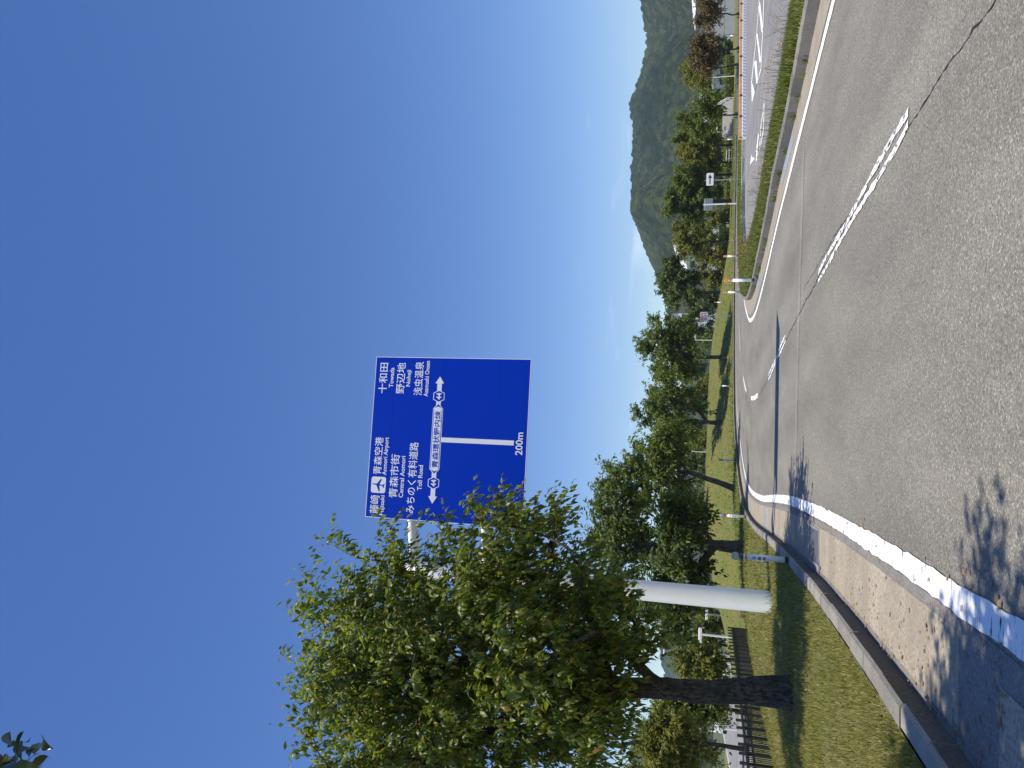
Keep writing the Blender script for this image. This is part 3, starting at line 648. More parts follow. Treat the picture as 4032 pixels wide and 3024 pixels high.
tree('roadside_tree', (-4.2, 11.4, gz(-4.2, 11.4)), 2.3, .2, near_blobs, 600, 5, 18, .115, M_LEAF, 'large leafy tree with dark trunk on the left lawn, branches across the blue sign', seed=11, step=.3, bark=M_BARK, lean=(-.22, .0), extra=np.array([D(*p) for p in ex_px]), minr=.007, sub_len=(.35, .7), down=.42, wind=.0)
# the tree beside the car, whose boughs hang over the road behind the frame
tree('overhanging_tree', (-4.6, 1.4, gz(-4.6, 1.4)), 2.6, .17, [(-3.9, 1.6, 6.6, 1.7, 1.7, 1.5), (-2.75, 1.9, 6.4, 1.0, 1.0, .9), (-2.55, 2.1, 6.2, .75, .7, .6)], 150, 6, 16, .105, M_TWIG, 'leafy twig of an overhanging tree entering at the edge of the open sky', seed=21, step=.35, bark=M_BARK, fine_leaf=True,
     keep=lambda P: (P[:, 2] - 1.25 > 1.17 * P[:, 1]) | (P[:, 0] < -.66 * P[:, 1] - .1) | ((P[:, 0] < -.585 * P[:, 1]) & (P[:, 2] - 1.25 > 1.03 * P[:, 1])),
     extra=np.array([D(40, 3000, 2.7), D(-60, 3010, 2.6)]))

def far_tree(Yb, d, X0, X1, Y0, Y1, lmat, label, seed, tips=70, sub=3, per=12, leaf=.26, tr=.16, nb=5, name='park_tree', group=None, xb=None, depth=.8, bz=None, fork=None, shell=.5, dens=1.0, **kw):
    """a tree surveyed from the picture: trunk at Yb, crown from X0 (top) to X1 (bottom) and Y0 to Y1 across, d metres ahead"""
    if group == ROW: Y0, Y1 = Y0 - (Y1 - Y0) * .07, Y1 + (Y1 - Y0) * .07
    c = D((X0 + X1) / 2, (Y0 + Y1) / 2, d); top = D(X0, Yb, d)[2]; bot = D(X1, Yb, d)[2]
    rx = (D(X0, Y0, d)[0] - D(X0, Y1, d)[0]) / 2; rz = (top - bot) / 2; bx = D(2840, Yb, d)[0]
    z0 = gz(bx, d) if bz is None else bz
    rg = random.Random(seed); bl = [(c[0], d, c[2] - rz * .1, rx * .72, rx * .72 * depth, rz * .72)]
    for i in range(nb):
        a = 2 * math.pi * (i + rg.random() * .6) / nb; h_ = rg.uniform(-.5, .62)
        k = math.sqrt(max(.1, 1 - h_ * h_)) * .58
        bl.append((c[0] + rx * k * math.cos(a), d + rx * depth * k * math.sin(a), c[2] + rz * h_, rx * rg.uniform(.36, .5), rx * .45, rz * rg.uniform(.3, .42)))
    bl.append((c[0] + rg.uniform(-.2, .2) * rx, d, c[2] + rz * .62, rx * .4, rx * .4, rz * .36))
    fk = fork if fork else max(.5, bot - z0 + rz * .25)
    return tree(name, (bx, d, z0), fk, tr, bl, int(tips * 1.15), sub + 2, int(per * 1.3), leaf * 1.08, lmat, label, seed=seed, group=group, step=.7, minr=.012, shell=shell, sub_len=(.5, 1.1), **kw)

ROW = 'trees along the far bank'
far_tree(2151, 31, 2270, 2830, 1890, 2480, M_LEAFD, 'big dark green tree behind the white sign pole, thick trunk', 31, tips=150, sub=4, per=16, leaf=.2, tr=.26, group=ROW, nb=8)
far_tree(1922, 44, 2330, 2765, 1690, 2060, M_LEAFM, 'green tree with leaning trunk on the far bank, next to the dark tree', 32, tips=120, sub=4, per=14, leaf=.22, tr=.17, group=ROW, lean=(.8, 0), nb=7)
far_tree(1664, 62, 2490, 2800, 1475, 1765, M_LEAFM, 'round green tree on the bank, second right of the blue sign stem', 33, tips=110, sub=4, per=14, leaf=.25, tr=.19, group=ROW, nb=7)
far_tree(1407, 66, 2485, 2790, 1255, 1500, M_LEAFM, 'loose topped green tree on the bank left of the red lettered sign', 34, tips=110, sub=4, per=13, leaf=.26, tr=.18, group=ROW, nb=7)
far_tree(1151, 85, 2580, 2770, 1030, 1225, M_LEAFD, 'compact dark green round tree behind the orange topped posts', 35, tips=90, sub=4, per=14, leaf=.3, tr=.2, group=ROW, nb=7)
far_tree(953, 88, 2640, 2790, 885, 1025, M_LEAFY, 'thin yellow green tree with forked trunk before the white hall', 36, tips=55, sub=3, per=12, leaf=.27, tr=.13, group=ROW, fork=1.6)
far_tree(792, 90, 2590, 2820, 665, 880, M_LEAFM, 'broad pointed green tree behind the grey sign back', 37, tips=110, sub=4, per=14, leaf=.32, tr=.2, group=ROW, nb=7)
far_tree(688, 94, 2660, 2830, 610, 740, M_LEAFM, 'green tree behind the black arrow sign', 38, tips=70, sub=4, per=12, leaf=.32, tr=.15, group=ROW)
far_tree(640, 98, 2665, 2830, 560, 690, M_LEAFB, 'tree with bronze tinted top right of the black arrow sign', 39, tips=60, sub=4, per=12, leaf=.32, tr=.14, group=ROW)
far_tree(572, 90, 2650, 2840, 490, 640, M_LEAFY, 'yellow green tree with twin dark stems left of the staked sapling', 40, tips=75, sub=4, per=12, leaf=.3, tr=.14, group=ROW)
def stakes(x, y, n, h_, label):
    root = empty('tree_stakes', (x, y, gz(x, y)));
    for k in range(n):
        a = 2 * math.pi * k / n + .5; MB().tube([(.75 * math.cos(a), .75 * math.sin(a), -.1), (.2 * math.cos(a), .2 * math.sin(a), h_)], .035, 6).build('stake', M_BARKF, root)
    b = MB(); q = [(.28 * math.cos(2 * math.pi * k / n + .5), .28 * math.sin(2 * math.pi * k / n + .5), h_ * .87) for k in range(n)]
    for k in range(n): b.tube([q[k], q[(k + 1) % n]], .03, 5)
    b.build('tie_rail', M_BARKF, root); tag(root, label, 'tree stakes', 'wooden stakes round the young trees')
for Yb, d, box, lm, lab, sl2, sd in ((456, 68, (2650, 2850, 370, 545), M_LEAFM, 'young green tree with two tone crown in front of the pale steps', 'wooden stakes round the young tree by the pale steps', 41),
                                (262, 76, (2668, 2800, 200, 355), M_LEAFY, 'bright yellow green young tree left of the russet tree', 'wooden stakes under the bright yellow green young tree', 42),
                                (198, 66, (2715, 2840, 140, 275), M_LEAFR, 'russet brown young tree with forked trunk', 'wooden stakes round the russet young tree', 43),
                                (63, 72, (2735, 2840, -40, 135), M_LEAFB, 'sparse bronze young tree before the concrete wall', 'wooden stakes round the sparse bronze young tree', 44)):
    far_tree(Yb, d, *box, lm, lab, sd, tips=70 if lm not in (M_LEAFB,) else 38, sub=3, per=11, leaf=.22, tr=.085, fork=1.9, name='young_tree', group='young trees on the right lawn', nb=5)
    stakes(D(2840, Yb, d)[0], d, 3, 1.5, sl2)
# denser planting behind the bank
SHR = [(2000, 62, 2700, 2880, 1930, 2080, M_LEAFM), (1830, 95, 2690, 2815, 1760, 1900, M_LEAFM), (1745, 100, 2715, 2815, 1690, 1790, M_LEAFY), (1560, 105, 2720, 2815, 1500, 1610, M_LEAFY), (1480, 120, 2700, 2815, 1430, 1530, M_LEAFD),
       (1310, 105, 2660, 2815, 1220, 1380, M_LEAFM), (1210, 115, 2730, 2815, 1150, 1260, M_LEAFD), (1080, 110, 2715, 2830, 1010, 1130, M_LEAFY), (985, 108, 2700, 2870, 900, 1060, M_LEAFY), (880, 105, 2710, 2880, 820, 960, M_LEAFY), (740, 125, 2750, 2870, 680, 800, M_LEAFD), (620, 125, 2740, 2870, 560, 690, M_LEAFD), (520, 115, 2770, 2880, 450, 570, M_LEAFM), (430, 110, 2760, 2870, 360, 500, M_LEAFM), (330, 120, 2750, 2870, 270, 390, M_LEAFD), (215, 120, 2730, 2860, 140, 290, M_LEAFD)]
SLAB = ['low leafy shrub behind the thick trunked dark tree', 'shrubby tree behind the leaning trunk', 'yellowish shrub on the bank crest right of the leaning trunk', 'yellowish shrub on the bank crest between the two round trees', 'dark shrub on the bank crest left of the loose topped tree',
        'green shrub behind the red lettered sign', 'dark shrub left of the compact round tree', 'yellowish shrub on the bank crest right of the compact round tree', 'yellow green shrub below the white hall', 'yellow green shrub at the low end of the bank', 'dark shrub behind the grey sign back', 'dark shrub behind the arrow sign trees',
        'green shrub behind the twin stemmed tree', 'green shrub left of the silver roof', 'dark shrub behind the silver roof', 'dark shrub left of the concrete wall']
for i, (Yb, d, X0, X1, Y0, Y1, lm) in enumerate(SHR):
    far_tree(Yb, d, X0 - (35 if i < 7 else 0), X1 + 30, Y0 - 12, Y1 + 12, lm, SLAB[i], 60 + i, tips=42, sub=3, per=12, leaf=.36, tr=.09, name='shrub', group='shrubs behind the far bank', fork=.8, nb=4, cat='shrub')
# trees beyond the fence on the left
LFT = 'trees beyond the left fence'
far_tree(2590, 48, 2660, 2850, 2535, 2690, M_LEAFY, 'yellow green tree beyond the fence between pole and near trunk', 81, tips=80, sub=4, per=12, leaf=.22, tr=.1, group=LFT, bz=-.9)
far_tree(2540, 62, 2690, 2830, 2470, 2570, M_LEAFD, 'dark tree beyond the fence beside the white crossbar post', 82, tips=60, sub=4, per=12, leaf=.26, tr=.12, group=LFT, bz=-.9)
far_tree(2440, 66, 2745, 2850, 2400, 2480, M_LEAFY, 'small yellow green tree beyond the fence beside the sign pole', 83, tips=45, sub=4, per=11, leaf=.26, tr=.1, group=LFT, bz=-.9)
far_tree(2935, 36, 2500, 2830, 2800, 3090, M_LEAFY, 'tall yellow green tree beyond the fence at the lawn end', 84, tips=130, sub=4, per=12, leaf=.17, tr=.12, group=LFT, bz=-.8, nb=7)
far_tree(2790, 40, 2590, 2860, 2730, 2850, M_LEAFM, 'bushy green tree beyond the fence right behind the near trunk', 85, tips=80, sub=4, per=12, leaf=.18, tr=.11, group=LFT, bz=-.8)
far_tree(3080, 40, 2400, 2700, 2980, 3200, M_LEAFY, 'yellow green tree at the far end of the fence, cut by the frame', 86, tips=80, sub=4, per=12, leaf=.2, tr=.13, group=LFT, bz=-.8)
far_tree(2370, 60, 2480, 2760, 2300, 2470, M_LEAFD, 'dark tree partly hidden behind the white sign pole', 87, tips=80, sub=4, per=12, leaf=.24, tr=.13, group=LFT, bz=-.8)

# ------------------------------------------------------------------ text
def text_polys(s, off=.0):
    c = bpy.data.curves.new('t', 'FONT'); c.body = s; c.resolution_u = 3; c.offset = off; c.fill_mode = 'FRONT'
    o = bpy.data.objects.new('t', c); COL.objects.link(o); dg = bpy.context.evaluated_depsgraph_get(); dg.update()
    me = bpy.data.meshes.new_from_object(o.evaluated_get(dg))
    V = np.array([v.co[:2] for v in me.vertices]); Fc = [tuple(p.vertices) for p in me.polygons]
    bpy.data.objects.remove(o); bpy.data.meshes.remove(me); bpy.data.curves.remove(c)
    return V, Fc
def fit_text(s, x0, x1, z0, z1, off=.012):
    """text fitted into a box, returns 2-D verts and faces"""
    V, Fc = text_polys(s, off); a, b = V.min(0), V.max(0)
    V = (V - a) / (b - a) * np.array([x1 - x0, z1 - z0]) + np.array([x0, z0]); return V, Fc

# ------------------------------------------------------------------ the blue direction sign on its pole
POLE = np.array([-4.1, 15.72, gz(-4.1, 15.72)]); YAW = math.radians(6.2); PW = 3.53; PH = 3.55
root = empty('direction_sign', tuple(POLE)); tag(root, 'tall white pole with big blue direction sign over the road', 'road sign')
cs = np.array([-1.22, 15.6, 6.83]) - POLE; rv = np.array([math.cos(YAW), math.sin(YAW), 0]); nv = np.array([math.sin(YAW), -math.cos(YAW), 0]); uv = np.array([0, 0, 1.])
def S(s, t, k=0.0): return cs + rv * ((s - .5) * PW) + uv * ((.5 - t) * PH) + nv * k
hp = 7.75
MB().tube([(0, 0, -.15)] + [(0, 0, z) for z in np.linspace(0, hp, 10)], [.212] + list(np.linspace(.212, .17, 10)), 28).build('pole', M_WHITE, root, True)
MB().tube([(0, 0, hp), (0, 0, hp + .05), (0, 0, hp + .09)], [.18, .175, .08], 24).build('pole_cap', M_WHITE, root, True)
MB().tube([(0, 0, -.2), (0, 0, -.03)], [.3, .3], 20).build('base_flange', M_GREY, root)
for zt, zp in ((.29, 7.15), (.76, 5.2)):
    e = S(.0, zt, -.16); e2 = S(.93, zt, -.16); st = np.array([.15, 0, e[2] - .03])
    pts = [st * (1 - t) + e * t for t in np.linspace(0, .9, 8)] + [e * (1 - t) + e2 * t for t in np.linspace(.02, 1, 14)]
    MB().tube(pts, list(np.linspace(.115, .085, len(pts))), 14).build('arm', M_WHITE, root, True)
    b = MB(); b.tube([st - np.array([.06, 0, 0]), st + np.array([.06, 0, 0.02])], [.17, .16], 14); b.build('arm_flange', M_WHITE, root, True)
def plate(name, s0, s1, t0, t1, k0, k1, material, parent):
    P = [S(s, t, k) for k in (k0, k1) for s, t in ((s0, t1), (s1, t1), (s1, t0), (s0, t0))]
    return MB().add(P, [(3, 2, 1, 0), (4, 5, 6, 7), (0, 1, 5, 4), (1, 2, 6, 5), (2, 3, 7, 6), (3, 0, 4, 7)]).build(name, material, parent)
bounds = [0, .135, .46, .819, 1]
pan = plate('panel', 0, 1, 0, 1, -.03, -.004, M_GREY, root)
for i in range(4): plate('panel_sheet', .0035, .9965, bounds[i] + (.0035 if i == 0 else .0007), bounds[i + 1] - (.0035 if i == 3 else .0007), -.004, .003, M_BLUE, pan)
for i in (1, 2, 3): plate('panel_seam', .004, .996, bounds[i] - .0007, bounds[i] + .0007, -.004, -.001, M_BLUE2, pan)
for a in ((0, .0035, 0, 1), (.9965, 1, 0, 1), (.0035, .9965, 0, .0035), (.0035, .9965, .9965, 1)): plate('panel_border', *a, -.004, .004, M_LETTER, pan)
for s in (.12, .37, .63, .88): plate('back_rib', s - .008, s + .008, .03, .97, -.09, -.03, M_GREY, root)
def poly(name, pts, k, material, parent=None):
    """flat film of one outline given in panel fractions"""
    P = [S(s, t, k) for s, t in pts]; return MB().add(P, [tuple(range(len(P)))[::-1]]).build(name, material, parent or pan)
def word(s, s0, s1, t0, t1, off=.012, material=M_LETTER, k=.005):
    V, Fc = fit_text(s, s0, s1, -t1, -t0, off); P = [S(v[0], -v[1], k) for v in V]
    if ' ' not in s: MB().add(P, Fc).build('lettering', material, pan); return
    xs = np.sort(V[:, 0]); k_ = int(np.argmax(np.diff(xs))); cut = (xs[k_] + xs[k_ + 1]) / 2          # one film per word
    for side in (0, 1):
        ids = [i for i in range(len(V)) if (V[i, 0] > cut) == bool(side)]; mp_ = {v: i for i, v in enumerate(ids)}
        MB().add([P[i] for i in ids], [tuple(mp_[i] for i in f) for f in Fc if f[0] in mp_]).build('lettering', material, pan)
J = .008; E = .016
for s, *bx in (('藤崎', .024, .137, .027, .088), ('青森空港', .264, .495, .031, .087), ('青森市街', .127, .393, .145, .203), ('みちのく有料道路', .041, .473, .262, .320), ('十和田', .769, .961, .028, .085), ('野辺地', .770, .964, .145, .202), ('浅虫温泉', .762, .973, .264, .322)): word(s, *bx, off=J)
for s, *bx in (('Fujisaki', .017, .138, .094, .128), ('Aomori Airport', .262, .495, .094, .130), ('Central Aomori', .132, .385, .212, .241), ('Toll Road', .183, .335, .330, .359), ('Towada', .807, .932, .098, .127), ('Noheji', .816, .919, .212, .247), ('Asamushi Onsen', .757, .978, .332, .360), ('200m', .425, .560, .930, .974)): word(s, *bx, off=E)
def rr(s0, s1, t0, t1, r):
    out = []
    for cx, cy, a0 in ((s1 - r, t0 + r, -90), (s1 - r, t1 - r, 0), (s0 + r, t1 - r, 90), (s0 + r, t0 + r, 180)):
        for k in range(5): a = math.radians(a0 + 22.5 * k); out.append((cx + r * math.cos(a), cy + r * math.sin(a)))
    return out
poly('airport_symbol', rr(.151, .250, .026, .122, .014)[::-1], .004, M_LETTER)
hx_ = [(.5, .04), (.535, .10), (.545, .36), (.92, .60), (.92, .69), (.545, .57), (.53, .80), (.64, .89), (.64, .95), (.5, .905)]
pl = hx_ + [(1 - x, y) for x, y in hx_[::-1][1:-1]]
ca, sa = math.cos(.12), math.sin(.12)
poly('airport_symbol', [(.2005 + .105 * ((x - .5) * ca - (y - .5) * sa) * .86, .074 + .105 * ((x - .5) * sa + (y - .5) * ca) * .86) for x, y in pl][::-1], .0055, M_BLUE)
def hexa(c, rx, ry, flat=.5): return [(c[0] - rx, c[1]), (c[0] - rx * flat, c[1] + ry), (c[0] + rx * flat, c[1] + ry), (c[0] + rx, c[1]), (c[0] + rx * flat, c[1] - ry), (c[0] - rx * flat, c[1] - ry)]
def band(c, hw, ry, cut): return [(c[0] - hw, c[1]), (c[0] - hw + cut, c[1] + ry), (c[0] + hw - cut, c[1] + ry), (c[0] + hw, c[1]), (c[0] + hw - cut, c[1] - ry), (c[0] - hw + cut, c[1] - ry)]
tcen = .432
poly('route_bar', [(.17, tcen + .0145), (.83, tcen + .0145), (.83, tcen - .0145), (.17, tcen - .0145)], .004, M_LETTER)
poly('arrow', [(.107, tcen), (.152, tcen + .028), (.152, tcen + .0145), (.19, tcen + .0145), (.19, tcen - .0145), (.152, tcen - .0145), (.152, tcen - .028)], .0045, M_LETTER)
poly('arrow', [(.81, tcen + .0145), (.84, tcen + .0145), (.84, tcen + .028), (.883, tcen), (.84, tcen - .028), (.84, tcen - .0145), (.81, tcen - .0145)], .0045, M_LETTER)
for c in (.2315, .7605):
    poly('route_badge', hexa((c, tcen), .038, .036, .55), .005, M_LETTER); poly('route_badge', hexa((c, tcen), .0335, .0318, .55), .0058, M_BLUE)
    word('44', c - .021, c + .021, tcen - .0165, tcen + .0165, .03, M_LETTER, .0068)
poly('route_band', band((.5, tcen), .218, .032, .034), .005, M_LETTER); poly('route_band', band((.5, tcen), .2125, .0285, .032), .0058, M_BLUE); poly('route_band', band((.5, tcen), .198, .0245, .012), .0066, M_LETTER)
word('青森環状野内線', .323, .669, .4125, .4535, .016, M_BLUE, .0076)
poly('route_stem', [(.481, .919), (.510, .919), (.510, .4635), (.481, .4635)], .0045, M_LETTER)
b = MB()                                                # dry grass caught at the foot of the pole
for _ in range(60):
    a = random.uniform(0, 6.3); x, y = .25 * math.cos(a), .25 * math.sin(a); h_ = random.uniform(.05, .2); b.tube([(x, y, 0), (x + random.gauss(0, .04), y + random.gauss(0, .04) - .02, h_)], [.004, .001], 3, False)
o = b.build('pole_foot_grass', M_STALK); o.location = POLE; tag(o, 'dry grass tuft at the foot of the white sign pole', 'grass', kind='stuff')

# ------------------------------------------------------------------ delineator posts
def delineator(loc, h_, r_, head, label, text=False, shade=None, small=False, face=0.0):
    root = empty('delineator_post', loc, face); tag(root, label, 'delineator', 'delineator posts along the road')
    MB().tube([(0, 0, -.03), (0, 0, .05)], [r_ * 1.06, r_ * 1.06], 14).build('collar', M_BLACK, root, True)
    MB().tube([(0, 0, .05), (0, 0, h_ * .72)], r_, 14).build('post', M_WHITE, root, True)
    MB().tube([(0, 0, h_ * .72), (0, 0, h_ * .76)], r_ * 1.03, 14).build('band', M_ORANGE, root, True)
    MB().tube([(0, 0, h_ * .76), (0, 0, h_ * .785)], r_ * 1.0, 14).build('post_ring', M_WHITE, root, True)
    MB().tube([(0, 0, h_ * .785), (0, 0, h_ * .84), (0, 0, h_ * .86)], [r_ * 1.05, r_ * 1.05, r_ * .5], 14).build('cap', M_DGREY if head == 'grey' else M_GREY, root, True)
    R_ = r_ * 1.28; hz = h_ - R_; hd = M_GREY if head == 'grey' else M_ORANGE
    MB().tube([(0, -.028, hz), (0, -.022, hz), (0, .022, hz), (0, .028, hz)], [R_ * .86, R_, R_, R_ * .86], 18).build('reflector', hd, root)
    MB().tube([(0, 0, h_ * .84), (0, 0, hz - R_ * .8)], r_ * .5, 8).build('neck', M_GREY, root)
    if text:
        z1 = h_ * .64
        for ch in '青森県':
            V, Fc = fit_text(ch, -r_ * .62, r_ * .62, z1 - r_ * 1.25, z1, .03)
            MB().add([(x, -math.sqrt(r_ * r_ - x * x) - .0015, z) for x, z in V], Fc).build('lettering', M_DGREY, root); z1 -= r_ * 1.75
        q = [(0, .6), (.62, -.35), (.42, -.55), (-.42, -.55), (-.62, -.35)]
        for k, mm in ((1.0, M_DGREY), (.7, M_WHITE)): MB().add([(x * r_ * k, -math.sqrt(r_ * r_ - (x * r_ * k) ** 2) - (.0015 if k == 1 else .003), z1 - r_ * .7 + z * r_ * k) for x, z in q], [(0, 4, 3, 2, 1)]).build('emblem', mm, root)
    return root
def g3(X, Y, z=.15): p = G(X, Y, z); return (p[0], p[1], z)
delineator(g3(3103, 2205), .83, .046, 'grey', 'nearest white delineator post with grey disc, shaded on the left kerb', True)
delineator(g3(2938, 2035), .9, .05, 'grey', 'sunlit white delineator post with disc head on the left kerb beyond the tree shadow', True)
def along(Y, d, dz=0.0): p = D(2850, Y, d); return (p[0], p[1], gz(p[0], p[1]) + dz)
delineator(along(1811, 46.5), .92, .055, 'grey', 'shaded delineator post on the far kerb between two tree shadows', True)
delineator(along(1519, 60.5), .8, .05, 'grey', 'shaded delineator post on the far kerb below the bank, middle of the bend')
delineator(along(1190, 72.5), .85, .05, 'grey', 'white delineator post on the far kerb right of the red lettered sign')
delineator(g3(2966, 1103, .19), .92, .055, 'orange', 'largest orange topped delineator post on the nose of the right verge')
delineator(g3(2922, 1150, .19), .92, .055, 'orange', 'smaller orange topped delineator post just behind the largest one')
delineator(g3(2907, 1008, .2), .9, .06, 'orange', 'orange topped delineator post by the yellow flowers further along the verge')
delineator(along(143, 84), .85, .06, 'orange', 'small orange topped post on the lawn below the concrete wall')
delineator(along(550, 80), .95, .06, 'grey', 'white marker post on the lawn by the twin stemmed tree')

# ------------------------------------------------------------------ small signs
def panel_sign(X0, X1, Y0, Y1, Yp, d, zbase, th=.03):
    """panel frame in world axes facing the camera"""
    a = D(X1, Y1, d); b_ = D(X0, Y0, d); return a[0], b_[0], a[2], b_[2]
d = 67; bx = along(1242, d); x0, x1, z0, z1 = panel_sign(2757, 2787, 1229, 1265, 1242, d, 0)
root = empty('park_sign', bx); b_ = np.array(bx)
MB(b_).tube([bx, (bx[0], d, z1 - .1)], .035, 8).build('post', M_WHITE, root)
pb = MB(b_).box(((x0 + x1) / 2, d - .06, (z0 + z1) / 2), (x1 - x0, .03, z1 - z0)).build('panel', M_WPAN, root)
for s, (a, b, c_, e) in (('園', (.08, .48, .52, .93)), ('内', (.54, .92, .52, .93)), ('徐', (.08, .48, .07, .47)), ('行', (.54, .92, .07, .47))):
    V, Fc = fit_text(s, x0 + (x1 - x0) * a, x0 + (x1 - x0) * b, z0 + (z1 - z0) * c_, z0 + (z1 - z0) * e, .03)
    MB(b_).add([(v[0], d - .08, v[1]) for v in V], Fc).build('lettering', M_RED, pb)
tag(root, 'white square sign with red lettering on a thin post below the bank', 'sign')
p = G(2917, 705, .17); d = p[1]; root = empty('arrow_sign', (p[0], d, .17)); b_ = np.array((p[0], d, .17)); x0, x1, z0, z1 = panel_sign(2782, 2809, 683, 731, 705, d, 0)
MB(b_).tube([(p[0], d, .1), (p[0], d, z1 + .08)], .038, 8).build('post', M_GREY, root)
pts = [(x0 + (x1 - x0) * s, z0 + (z1 - z0) * t) for s, t in rr(0, 1, 0, 1, .09)]
V = [(x, d - .05, z) for x, z in pts] + [(x, d - .07, z) for x, z in pts]; n = len(pts)
pb = MB(b_).add(V, [tuple(range(n))[::-1], tuple(range(n, 2 * n))] + [(i, (i + 1) % n, n + (i + 1) % n, n + i) for i in range(n)]).build('panel', M_WPAN, root)
ar = [(.12, .42), (.6, .42), (.6, .22), (.88, .5), (.6, .78), (.6, .58), (.12, .58)]
MB(b_).add([(x0 + (x1 - x0) * s, d - .075, z0 + (z1 - z0) * t) for s, t in ar], [tuple(range(7))]).build('arrow', M_BLACK, pb)
tag(root, 'white rectangular sign with black arrow pointing right on a grey post', 'sign')
p = G(2906, 801, .17); d = p[1]; root = empty('sign_back', (p[0], d, .17)); b_ = np.array((p[0], d, .17)); x0, x1, z0, z1 = panel_sign(2772, 2807, 781, 827, 801, d, 0)
MB(b_).tube([(p[0], d, .1), (p[0], d, z1 + .04)], .055, 10).build('post', M_WHITE, root)
MB(b_).tube([(p[0], d, .85), (p[0], d, .98)], .06, 10).build('band', M_ORANGE, root)
MB(b_).box(((x0 + x1) / 2, d + .08, (z0 + z1) / 2), (x1 - x0, .02, z1 - z0)).build('panel', M_GREY, root)
for t in (.15, .38, .62, .85): MB(b_).box(((x0 + x1) / 2, d + .055, z0 + (z1 - z0) * t), (x1 - x0 - .06, .04, .05)).build('back_rib', M_COVER, root)
tag(root, 'grey ribbed back of a road sign on a white post', 'sign')

# ------------------------------------------------------------------ orange and white barriers along the side road
edges = [0, 165, 325, 455, 600, 755, 865, 1020, 1128]
ka = resample([(14.2, 47.2), (20, 50.7), (27.6, 56.6), (45, 66.8)], .3)
def barrier(p0, p1, label):
    mid = (p0 + p1) / 2; L_ = np.linalg.norm(p1 - p0) - .04; a = math.atan2(p1[1] - p0[1], p1[0] - p0[0])
    root = empty('road_barrier', (mid[0], mid[1], .012), a); tag(root, label, 'barrier', 'barriers along the side road')
    MB().box((0, 0, .1), (L_, .16, .2), 0, .02).build('base', M_WPAN, root)
    n = max(3, int(L_ / .3))
    for k in range(n):
        x = -L_ / 2 + (k + .5) * L_ / n; MB().add([(x - .1, -.083, .02), (x + .0, -.083, .02), (x + .1, -.083, .18), (x, -.083, .18)], [(0, 1, 2, 3)]).build('stripe', M_BBAR, root)
    MB().box((0, .02, .3), (L_, .1, .2), 0, .02).build('rail', M_ORNB, root)
    for s in (-1, 1): MB().box((s * (L_ / 2 - .03), -.045, .25), (.05, .05, .26)).build('bracket', M_DGREY, root)
nb = 10; q0 = np.array([14.6, 46.6]); q1 = np.array([31.0, 57.4]); ords = ['first', 'second', 'third', 'fourth', 'fifth', 'sixth', 'seventh', 'eighth', 'ninth', 'tenth']
for k in range(nb): barrier(q0 + (q1 - q0) * k / nb, q0 + (q1 - q0) * (k + 1) / nb, f'{ords[k]} orange and white barrier from the arrow sign along the side road')

# ------------------------------------------------------------------ things beyond the road on the right
def at(X, Y, d): return D(X, Y, d)
# concrete panel wall
d = 104; xl = at(2800, 140, d)[0]; ztop = at(2748, 80, d)[2]; zb_ = .15; root = empty('panel_wall', (xl, d, zb_)); b_ = np.array((xl, d, zb_))
wmats = [mat('wall_panel_a', (.4, .42, .42), .8, var=(.36, .375, .37), vscale=1.5, bump=.2, bscale=20), mat('wall_panel_b', (.34, .36, .365), .8, var=(.38, .395, .39), vscale=1.2)]
zr = [zb_, zb_ + (ztop - zb_) * .28, zb_ + (ztop - zb_) * .66, ztop]
for c in range(7):
    for r in range(3):
        MB(b_).box((xl + 1.35 + c * 2.7, d + .1, (zr[r] + zr[r + 1]) / 2), (2.66, .2, zr[r + 1] - zr[r] - .04)).build('panel', wmats[(c * 2 + r) % 2], root)
MB(b_).box((xl + 9.45, d + .3, (zb_ + ztop) / 2), (18.8, .2, ztop - zb_)).build('backing', M_GREY, root)
MB(b_).box((xl + 9.4, d + .1, ztop + .16), (19.2, .6, .28)).build('coping', mat('roof_edge', (.1, .105, .11), .5), root)
tag(root, 'grey concrete panel wall with dark coping at the end of the lawn', 'wall')
# pale steps with railings
d = 92; x0 = at(2860, 527, d)[0]; x1 = at(2860, 385, d)[0]; zt = at(2845, 450, d)[2]; z0 = gz((x0 + x1) / 2, d); root = empty('concrete_steps', ((x0 + x1) / 2, d, z0)); b_ = np.array(((x0 + x1) / 2, d, z0))
ns = 6
for k in range(ns): MB(b_).box(((x0 + x1) / 2, d + k * .32 + .16, z0 + (k + 1) * (zt - z0) / ns / 2), (x1 - x0 - .1, .32, (k + 1) * (zt - z0) / ns)).build('step', M_CONCL, root)
for x in (x0, x1):
    b = MB(b_); b.tube([(x, d, z0 + .75), (x, d + ns * .32, zt + .75)], .035, 6); b.tube([(x, d, z0 + .4), (x, d + ns * .32, zt + .4)], .025, 6)
    for t in (0, .33, .66, 1): b.tube([(x, d + t * ns * .32, z0 + t * (zt - z0) - .05), (x, d + t * ns * .32, z0 + t * (zt - z0) + .77)], .03, 6)
    b.build('railing', M_WPAN, root)
tag(root, 'pale concrete steps with white railings on the right lawn', 'steps')
# white picnic table
p = at(2878, 612, 88); zt = gz(p[0], 88); root = empty('picnic_table', (p[0], 88, zt)); 
MB().box((0, 0, .7), (1.1, .7, .06)).build('table_top', M_WPAN, root)
for s in (-1, 1):
    MB().box((0, s * .65, .42), (1.1, .25, .05)).build('bench_seat', M_WPAN, root)
    for q in (-1, 1): MB().tube([(q * .45, s * .55, 0), (q * .45, s * .2, .69)], .03, 6).build('leg', M_GREY, root)
tag(root, 'small white picnic table under the trees right of the arrow sign', 'table')
